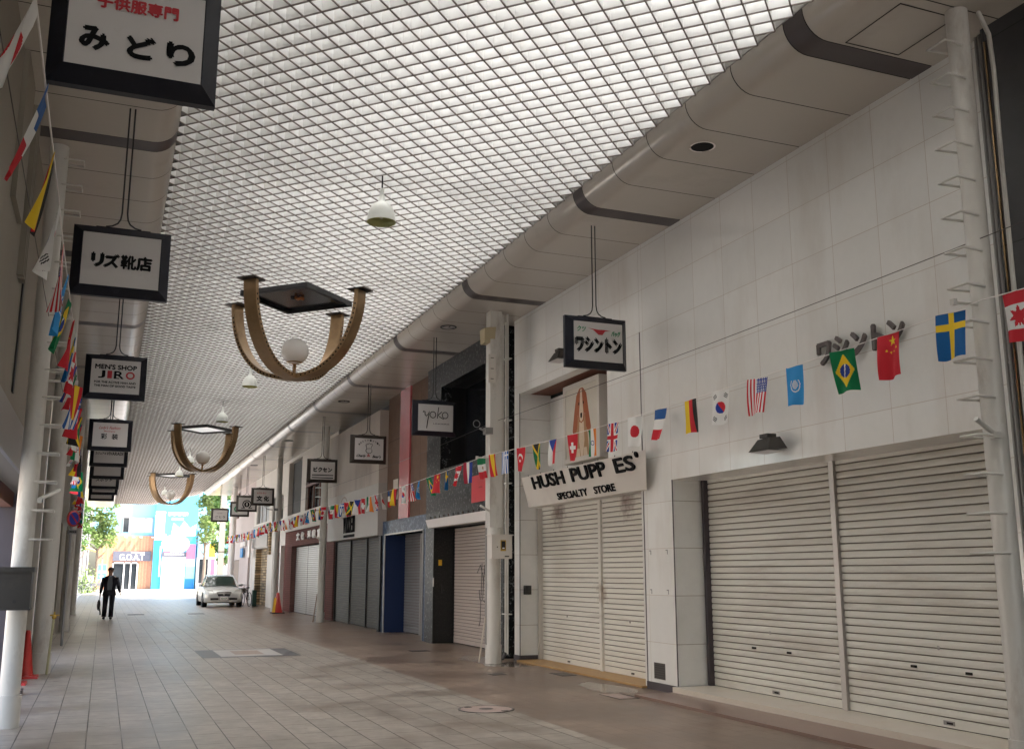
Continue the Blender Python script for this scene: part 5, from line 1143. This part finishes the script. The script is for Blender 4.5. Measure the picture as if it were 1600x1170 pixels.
# ---------------------------------------------------------------- bicycles
def bicycle(loc, rz, label, col='alu'):
    o = thing('bicycle', (0, 0, 0), label, 'bicycle')
    for x in (-.53, .53):
        w_ = MB(); n = 24; w_.tube([(x + .32 * math.cos(2 * math.pi * k / n), 0, .33 + .32 * math.sin(2 * math.pi * k / n)) for k in range(n + 1)], .016, 6)
        w_ = w_.build('wheel', 'rubber', o, (0, 0, 0)); g = MB()
        for k in range(8): g.tube([(x, 0, .33), (x + .31 * math.cos(k * .785), 0, .33 + .31 * math.sin(k * .785))], .003, 4)
        g.build('spokes', 'alu', w_, (0, 0, 0))
    g = MB()
    for a, b in (((-.53, .33), (-.12, .30)), ((-.12, .30), (-.22, .82)), ((-.12, .30), (.36, .75)), ((-.2, .74), (.36, .80)), ((.53, .33), (.36, .95)), ((-.53, .33), (-.2, .74))): g.tube([(a[0], 0, a[1]), (b[0], 0, b[1])], .016, 6)
    g.build('frame', col, o, (0, 0, 0))
    MB().tube([(.30, -.27, .98), (.37, -.1, 1.0), (.37, .1, 1.0), (.30, .27, .98)], .013, 6).build('handlebar', 'alu', o, (0, 0, 0))
    MB().sph((-.24, 0, .87), .1, n=10, sc=(1.3, .8, .4)).build('saddle', 'black', o, (0, 0, 0))
    g = MB(); g.box(.42, .72, -.14, .14, .62, .84); g.build('basket', 'steelgrey', o, (0, 0, 0))
    o.location = loc; o.rotation_euler = (0, 0, rz); return o
bicycle((6.45, 50.4, 0), R_(100), 'dark bicycle standing between the silver car and the shops', 'black')
bicycle((-1.1, 80, 0), R_(20), 'nearer of two bicycles parked outside at far left'); bicycle((-.7, 83.0, 0), R_(-15), 'farther of two bicycles parked outside at far left')
# ---------------------------------------------------------------- man
def man():
    x, y = .27, 38.1
    o = thing('person', (x, y, 0), 'man in dark suit and grey shirt walking towards camera carrying a bag', 'person')
    V = lambda a, b, c: (x + a, y + b, c)
    joints = {'pel': (V(0, 0, .93), .12), 'wa': (V(0, 0, 1.08), .12), 'ch': (V(0, -.01, 1.30), .14), 'ne': (V(0, -.01, 1.46), .06), 'he0': (V(0, -.025, 1.55), .07), 'he1': (V(0, -.02, 1.66), .095), 'he2': (V(0, -.01, 1.715), .06),
        'sl': (V(-.18, 0, 1.41), .055), 'el': (V(-.25, .03, 1.12), .042), 'wl': (V(-.285, -.04, .86), .026), 'hl': (V(-.29, -.05, .79), .03),
        'sr': (V(.18, 0, 1.41), .055), 'er': (V(.27, -.01, 1.13), .042), 'wr': (V(.34, -.10, .90), .026), 'hr': (V(.355, -.13, .84), .03),
        'll': (V(-.10, 0, .86), .085), 'kl': (V(-.11, .02, .48), .055), 'al': (V(-.12, .10, .10), .035), 'tl': (V(-.13, -.05, .04), .035),
        'lr': (V(.10, 0, .86), .085), 'kr': (V(.10, -.06, .48), .055), 'ar': (V(.09, -.08, .09), .035), 'tr': (V(.10, -.24, .035), .035)}
    E_ = [('pel', 'wa'), ('wa', 'ch'), ('ch', 'ne'), ('ne', 'he0'), ('he0', 'he1'), ('he1', 'he2'), ('ch', 'sl'), ('sl', 'el'), ('el', 'wl'), ('wl', 'hl'), ('ch', 'sr'), ('sr', 'er'), ('er', 'wr'), ('wr', 'hr'),
          ('pel', 'll'), ('ll', 'kl'), ('kl', 'al'), ('al', 'tl'), ('pel', 'lr'), ('lr', 'kr'), ('kr', 'ar'), ('ar', 'tr')]
    ks = list(joints); vs = [Vector(joints[k][0]) - Vector((x, y, 0)) for k in ks]; rad = [joints[k][1] for k in ks]; ed = [(ks.index(a), ks.index(b)) for a, b in E_]
    for hd, dirz in (('hl', Vector((0, -.01, -1))), ('hr', Vector((.15, -.25, -.8)))):     # fingers
        hi = ks.index(hd); base = vs[hi]
        for f_, (dx, ln) in enumerate(((-.024, .055), (-.008, .065), (.008, .06), (.022, .048))):
            vs.append(base + Vector((0, dx, 0)) + dirz * .035); rad.append(.009); ed.append((hi, len(vs) - 1)); vs.append(vs[-1] + dirz * ln + Vector((.012 if hd == 'hl' else -.01, 0, 0))); rad.append(.008); ed.append((len(vs) - 2, len(vs) - 1))
        vs.append(base + Vector((0, -.035, 0)) + dirz * .02); rad.append(.010); ed.append((hi, len(vs) - 1)); vs.append(vs[-1] + dirz * .035 + Vector((0, -.015, 0))); rad.append(.009); ed.append((len(vs) - 2, len(vs) - 1))
    me = bpy.data.meshes.new('body'); me.from_pydata([tuple(v) for v in vs], ed, []); ob = bpy.data.objects.new('body', me); COL.objects.link(ob)
    md = ob.modifiers.new('skin', 'SKIN'); md.use_smooth_shade = True
    for i, sv in enumerate(me.skin_vertices[0].data): sv.radius = (rad[i], rad[i]); sv.use_root = i == 0
    sd = ob.modifiers.new('sub', 'SUBSURF'); sd.levels = sd.render_levels = 1
    me2 = bpy.data.meshes.new_from_object(ob.evaluated_get(bpy.context.evaluated_depsgraph_get())); bpy.data.objects.remove(ob)
    me2.name = 'body'; me2.materials.clear(); me2.materials.append(M['skin']); b = bpy.data.objects.new('body', me2); COL.objects.link(b); b.parent = o; b['_w'] = o['_w']
    g = MB(); g.sph(V(0, -.115, 1.63), .017, n=8, sc=(1, 1, 1.5)); g.sph(V(-.035, -.10, 1.655), .012, 1, n=8); g.sph(V(.035, -.10, 1.655), .012, 1, n=8); g.box(x - .025, x + .025, y - .112, y - .10, 1.583, 1.590, 2); g.sph(V(-.092, -.01, 1.64), .022, n=8, sc=(.5, 1, 1.4)); g.sph(V(.092, -.01, 1.64), .022, n=8, sc=(.5, 1, 1.4)); g.build('face', ['skin', 'hair', 'letterdk'], o)
    g = MB(); g.sph(V(0, .015, 1.675), .105, n=16, sc=(.95, 1.0, .80)); g.build('hair', 'hair', o)
    # jacket
    g = MB(); g.tube([V(0, 0, 1.47), V(0, 0, 1.43), V(0, 0, 1.36), V(0, .0, 1.22), V(0, 0, 1.08), V(0, 0, .95), V(0, 0, .80)], [(.075, .07), (.17, .10), (.215, .125), (.205, .125), (.19, .12), (.205, .13), (.235, .14)], 18, cap=False)
    g.tube([V(-.19, 0, 1.40), V(-.25, .03, 1.12), V(-.285, -.035, .87)], [.075, .06, .048], 10); g.tube([V(.19, 0, 1.40), V(.27, -.01, 1.13), V(.338, -.095, .91)], [.075, .06, .048], 10); g.build('jacket', 'suit', o)
    g = MB(); g.add([V(-.055, -.150, 1.44), V(.055, -.150, 1.44), V(.085, -.155, 1.2), V(.07, -.150, .98), V(-.07, -.150, .98), V(-.085, -.155, 1.2)], [(0, 1, 2, 3, 4, 5)]); g.add([V(-.05, -.06, 1.47), V(.05, -.06, 1.47), V(.055, -.15, 1.44), V(-.055, -.15, 1.44)], [(0, 1, 2, 3)]); g.build('shirt', 'shirt', o)
    g = MB(); g.tube([V(0, 0, .98), V(0, 0, .84)], [(.17, .115), (.19, .12)], 14)
    g.tube([V(-.10, 0, .86), V(-.11, .0, .48), V(-.12, .09, .09)], [.105, .078, .075], 12); g.tube([V(.10, 0, .86), V(.10, -.055, .48), V(.095, -.08, .07)], [.105, .078, .075], 12); g.build('trousers', 'suit', o)
    g = MB(); g.sph(V(-.125, .03, .045), .05, n=10, sc=(1, 2.6, .9)); g.sph(V(.10, -.15, .045), .05, n=10, sc=(1, 2.7, .9)); g.build('shoes', 'leather', o)
    b_ = thing('briefcase', (x - .30, y - .05, .35), 'soft dark shoulder bag carried low in the man’s hand', 'bag')
    g = MB(); g.tube([(x - .31, y + .12, .50), (x - .31, y - .05, .48), (x - .31, y - .22, .50)], [(.16, .05), (.19, .06), (.16, .05)], 12); g.build('bag_body', 'leather', b_)
    g = MB(); g.tube([(x - .30, y + .08, .62), (x - .295, y - .02, .755), (x - .295, y - .08, .755), (x - .30, y - .2, .62)], .011, 6); g.build('handle', 'leather', b_)
    g = MB(); g.tube([(x - .28, y - .14, .40), (x - .25, y - .14, .25), (x - .24, y - .14, .15)], .02, 6); g.build('strap', 'leather', b_)
man()
# ---------------------------------------------------------------- beyond the arcade exit
g = MB(); g.box(7.02, 7.38, 69.8, 70.15, 0, 6.6); g.box(7.02, 7.38, 69.8, 70.15, 2.9, 2.95); solo(g, 'concrete_column', 'conc', (7.2, 70, 0), 'square grey concrete column at the arcade exit behind the car', 'column')
o = thing('building', (2, 108, 0), 'timber clad cafe front with G.O.A.T signboard under light blue upper storey', 'building')
g = MB(); g.box(-.7, 4.6, 108, 118, 0, 5.2); g.build('timber_wall', 'cedar', o)
g = MB(); g.box(-1.2, 4.6, 108.3, 118, 5.2, 12.5); g.box(4.6, 16, 108.6, 118, 3.2, 12.5); g.build('upper_wall', 'bluewall', o)
sg = MB().box(.85, 4.38, 107.85, 107.99, 2.72, 3.66).build('signboard', 'slate', o); g = MB(); g.text('G.O.A.T', (2.6, 107.85, 3.1), 2.3, .58, bold=.02); [g.box(2.5 + k * .1, 2.56 + k * .1, 107.84, 107.85, 3.5, 3.6) for k in range(13)]; g.build('lettering', 'white', sg)
dr = MB(); [dr.box(a, a + .12, 107.9, 107.98, 0, 2.6) for a in (.85, 1.88, 2.5, 3.12)]; dr.box(.85, 3.24, 107.9, 107.98, 2.48, 2.6); dr = dr.build('door', 'white', o); MB().box(.9, 3.2, 107.985, 107.999, 0, 2.5).build('pane', 'glass', dr)
wn = MB(); [wn.box(a, a + .06, 108.2, 108.28, 5.54, 7.0) for a in (1.55, 2.2, 2.9, 3.6, 4.3)]; wn.box(1.55, 4.36, 108.2, 108.28, 6.95, 7.03); wn = wn.build('window', 'alu', o); g = MB(); g.box(1.55, 2.1, 108.285, 108.299, 5.54, 7.0, 0); g.box(2.1, 4.36, 108.285, 108.299, 5.54, 7., 1); g.build('pane', ['glass', 'curtain'], wn)
g = MB(); [g.box(a, a + .25, 107.7, 107.9, 5.0, 5.1) for a in (1.8, 2.5, 3.2, 4.3)]; g.build('wall_lamps', 'white', o)
o = thing('building', (6.6, 107, 0), 'tall building face painted with a blue mural around a white shutter', 'building')
g = MB(); g.box(4.55, 8.6, 107.4, 118, 0, 12); g.build('wall', 'muralsky', o)
g = MB(); Y = 107.39
def R4(x0, x1, z0, z1, m_, dy=0): g.poly([(x0, Y - dy, z0), (x1, Y - dy, z0), (x1, Y - dy, z1), (x0, Y - dy, z1)], m_)
R4(4.55, 5.5, 0, 4.75, 0); R4(4.55, 5.45, 4.78, 7.3, 1); R4(4.55, 5.5, 7.4, 7.6, 3, .002); R4(7.7, 8.55, 2.9, 4.4, 4); R4(7.7, 8.55, 1.0, 2.2, 5); R4(7.7, 8.55, 2.2, 2.9, 3); R4(7.7, 8.55, 0, 1.0, 0)
g.poly([(6.1, Y - .002, 5.2), (8.45, Y - .002, 5.2), (8.5, Y - .002, 6.4), (7.9, Y - .002, 6.0), (7.3, Y - .002, 6.7), (6.9, Y - .002, 6.0), (6.3, Y - .002, 6.5)], 2)
g.poly([(5.6 + 1.0 + 1.35 * math.cos(a), Y - .003, 4.4 + .95 * math.sin(a)) for a in [2 * math.pi * k / 24 for k in range(24)]], 3)
g.poly([(5.5, Y - .004, 3.3), (6.2, Y - .004, 3.3), (6.0, Y - .004, 4.6), (5.6, Y - .004, 5.4), (5.5, Y - .004, 5.4)], 4)
R4(5.15, 5.28, 1.2, 4.2, 3, .003)
[R4(5.75 + k * .24, 5.93 + k * .24, 7.2 + .05 * (k % 2), 7.55, 3, .006) for k in range(8)]; [R4(6.1 + k * .3, 6.32 + k * .3, 6.75, 7.0, 3, .006) for k in range(4)]
g.build('mural', ['muralblue', 'muralyel', 'muralgold', 'white', 'muralpink', 'muralgreen'], o)
g = MB(); g.box(5.35, 7.68, 107.2, 107.39, 3.16, 3.62); g.build('shop_sign', 'slate', o); g = MB(); [g.box(5.6 + k * .16, 5.7 + k * .16, 107.19, 107.2, 3.33, 3.47) for k in range(12)]; g.build('lettering', 'white', o)
g = MB(); g.box(5.4, 7.62, 107.25, 107.38, 0, 3.15); g.build('white_shutter', 'white', o)
o = thing('building', (12, 104, 0), 'light blue and white low shop right of the mural', 'building')
g = MB(); g.box(8.7, 16, 106, 118, 3.1, 5.8); g.build('upper_wall', 'bluewall', o); g = MB(); g.box(8.7, 16, 106.2, 118, 0, 3.1); g.build('wall', 'white', o)
g = MB(); g.box(8.9, 9.7, 106.1, 106.19, .6, 2.9); g.box(10.0, 10.5, 106.1, 106.19, .3, 2.9, 1); g.build('window', ['glass', 'muralpink'], o)
g = MB(); g.box(-12, -1.6, 112, 125, 0, 14); solo(g, 'building', 'rwhite', (-6, 112, 0), 'plain white building beyond the exit at far left', 'building')
g = MB(); g.box(17, 45, 100, 120, 0, 16); solo(g, 'building', 'rwhite', (30, 110, 0), 'tall pale building beyond the exit at far right', 'building')
g = MB(); g.box(-.65, .32, 100.0, 100.06, 1.0, 2.3); g.box(-.65, .32, 99.99, 99.999, 1.55, 1.75, 1); g.box(-.2, .1, 99.99, 99.999, 1.2, 1.32, 1); [g.box(a, a + .05, 100.01, 100.06, 0, 1.0, 1) for a in (-.6, .25)]; solo(g, 'signboard', ['muralsky', 'white'], (-.16, 100, 0), 'sky blue standing signboard outside left of the cafe', 'signboard')
g = MB(); g.hexa([(-1.9, 96, 3.7), (.2, 96, 3.1), (.2, 99, 3.1), (-1.9, 99, 3.9)], [(-1.9, 96, 3.85), (.2, 96, 3.2), (.2, 99, 3.2), (-1.9, 99, 4.05)]); g.tube([(-.1, 96.5, 0), (-.1, 96.5, 3.2)], .06, 8, 1); g.tube([(-1.7, 96.5, 0), (-1.7, 96.5, 3.8)], .06, 8, 1); solo(g, 'canopy', ['orange', 'steelgrey'], (-.9, 97, 0), 'slanted orange canopy outside under the left tree', 'canopy')
o = thing('sign_pole', (8.6, 90, 0), 'yellow upright sign on a thin pole near the exit', 'sign'); MB().tube([(8.85, 90, 0), (8.85, 90, 6.5)], .06, 8).build('post', 'white', o); MB().box(8.25, 8.75, 89.9, 90, 2.9, 4.0).build('panel', 'yellow', o)
def tree(name, x, y, h, r, zc, label, m='leaf', n=2600, seed=1, leaf=.16):
    rnd = random.Random(seed); o = thing(name, (x, y, 0), label, 'tree', 'trees beyond the arcade exit')
    g = MB(); g.tube([(x, y, 0), (x + .05, y, zc * .5), (x, y, zc), (x + .1, y, zc + (h - zc) * .6)], [.16, .13, .09, .03], 10)
    for k in range(7):
        a = rnd.uniform(0, 6.28); z0_ = zc * rnd.uniform(.65, 1.1); g.tube([(x, y, z0_), (x + math.cos(a) * r * .45, y + math.sin(a) * r * .45, z0_ + .6), (x + math.cos(a) * r * .8, y + math.sin(a) * r * .8, z0_ + 1.3)], [.06, .04, .015], 6)
    g.build('trunk', 'bark', o)
    g = MB(); cl = [(rnd.uniform(-.8, .8) * r, rnd.uniform(-.8, .8) * r, rnd.uniform(-.8, .9) * (h - zc) * .55, rnd.uniform(.25, .45) * r) for _ in range(26)]
    mid = zc + (h - zc) * .45
    for _ in range(n):
        c = rnd.choice(cl); v = Vector((rnd.gauss(0, 1), rnd.gauss(0, 1), rnd.gauss(0, 1))).normalized() * c[3] * rnd.uniform(.4, 1.1)
        p = Vector((x + c[0], y + c[1], mid + c[2])) + v; a = Vector((rnd.gauss(0, 1), rnd.gauss(0, 1), rnd.gauss(0, .6))).normalized() * leaf * rnd.uniform(.6, 1.3); b = a.cross(Vector((rnd.gauss(0, 1), rnd.gauss(0, 1), rnd.gauss(0, 1)))).normalized() * leaf * .5
        g.poly([p - a, p + b, p + a, p - b])
    g.build('crown', m, o); return o
tree('street_tree', -.55, 94, 8.6, 1.5, 4.0, 'light green street tree beyond the exit at left', 'leaf2', 3200, 1)
tree('street_tree', -2.4, 92, 7.5, 1.3, 3.0, 'leafy tree half hidden by the white screen at far left', 'leaf', 2000, 2)
tree('street_tree', 7.9, 90, 9.8, 1.5, 4.4, 'large light green tree beside the concrete column', 'leaf2', 4200, 3)
tree('street_tree', 8.0, 77, 8.0, .75, 2.2, 'green tree close behind the concrete column, above the car', 'leaf', 3000, 4, .13)
tree('street_tree', 12.4, 97, 9.8, 2.0, 4.0, 'tree with high crown in front of the blue shop at far right', 'leaf', 2600, 5)
for (sx, sy, sz, n_, sd, lb) in ((-1.2, 88, 1.6, 700, 8, 'low yellow-green shrub by the bicycles at far left'), (8.1, 72, 1.3, 700, 9, 'low green shrub at the foot of the concrete column')):
    rnd = random.Random(sd); g = MB()
    for _ in range(n_):
        p = Vector((sx + rnd.gauss(0, .4), sy + rnd.gauss(0, .5), abs(rnd.gauss(0, .5)) * sz)); a = Vector((rnd.gauss(0, 1), rnd.gauss(0, 1), rnd.gauss(0, 1))).normalized() * .12; b = a.cross(Vector((rnd.gauss(0, 1), rnd.gauss(0, 1), 1))).normalized() * .05; g.poly([p - a, p + b, p + a, p - b])
    g.tube([(sx, sy, 0), (sx, sy, sz * .6)], .03, 6, 1); solo(g, 'shrub', ['leaf2', 'bark'], (sx, sy, 0), lb, 'shrub')
for ob in bpy.data.objects:
    if '_w' in ob: del ob['_w']
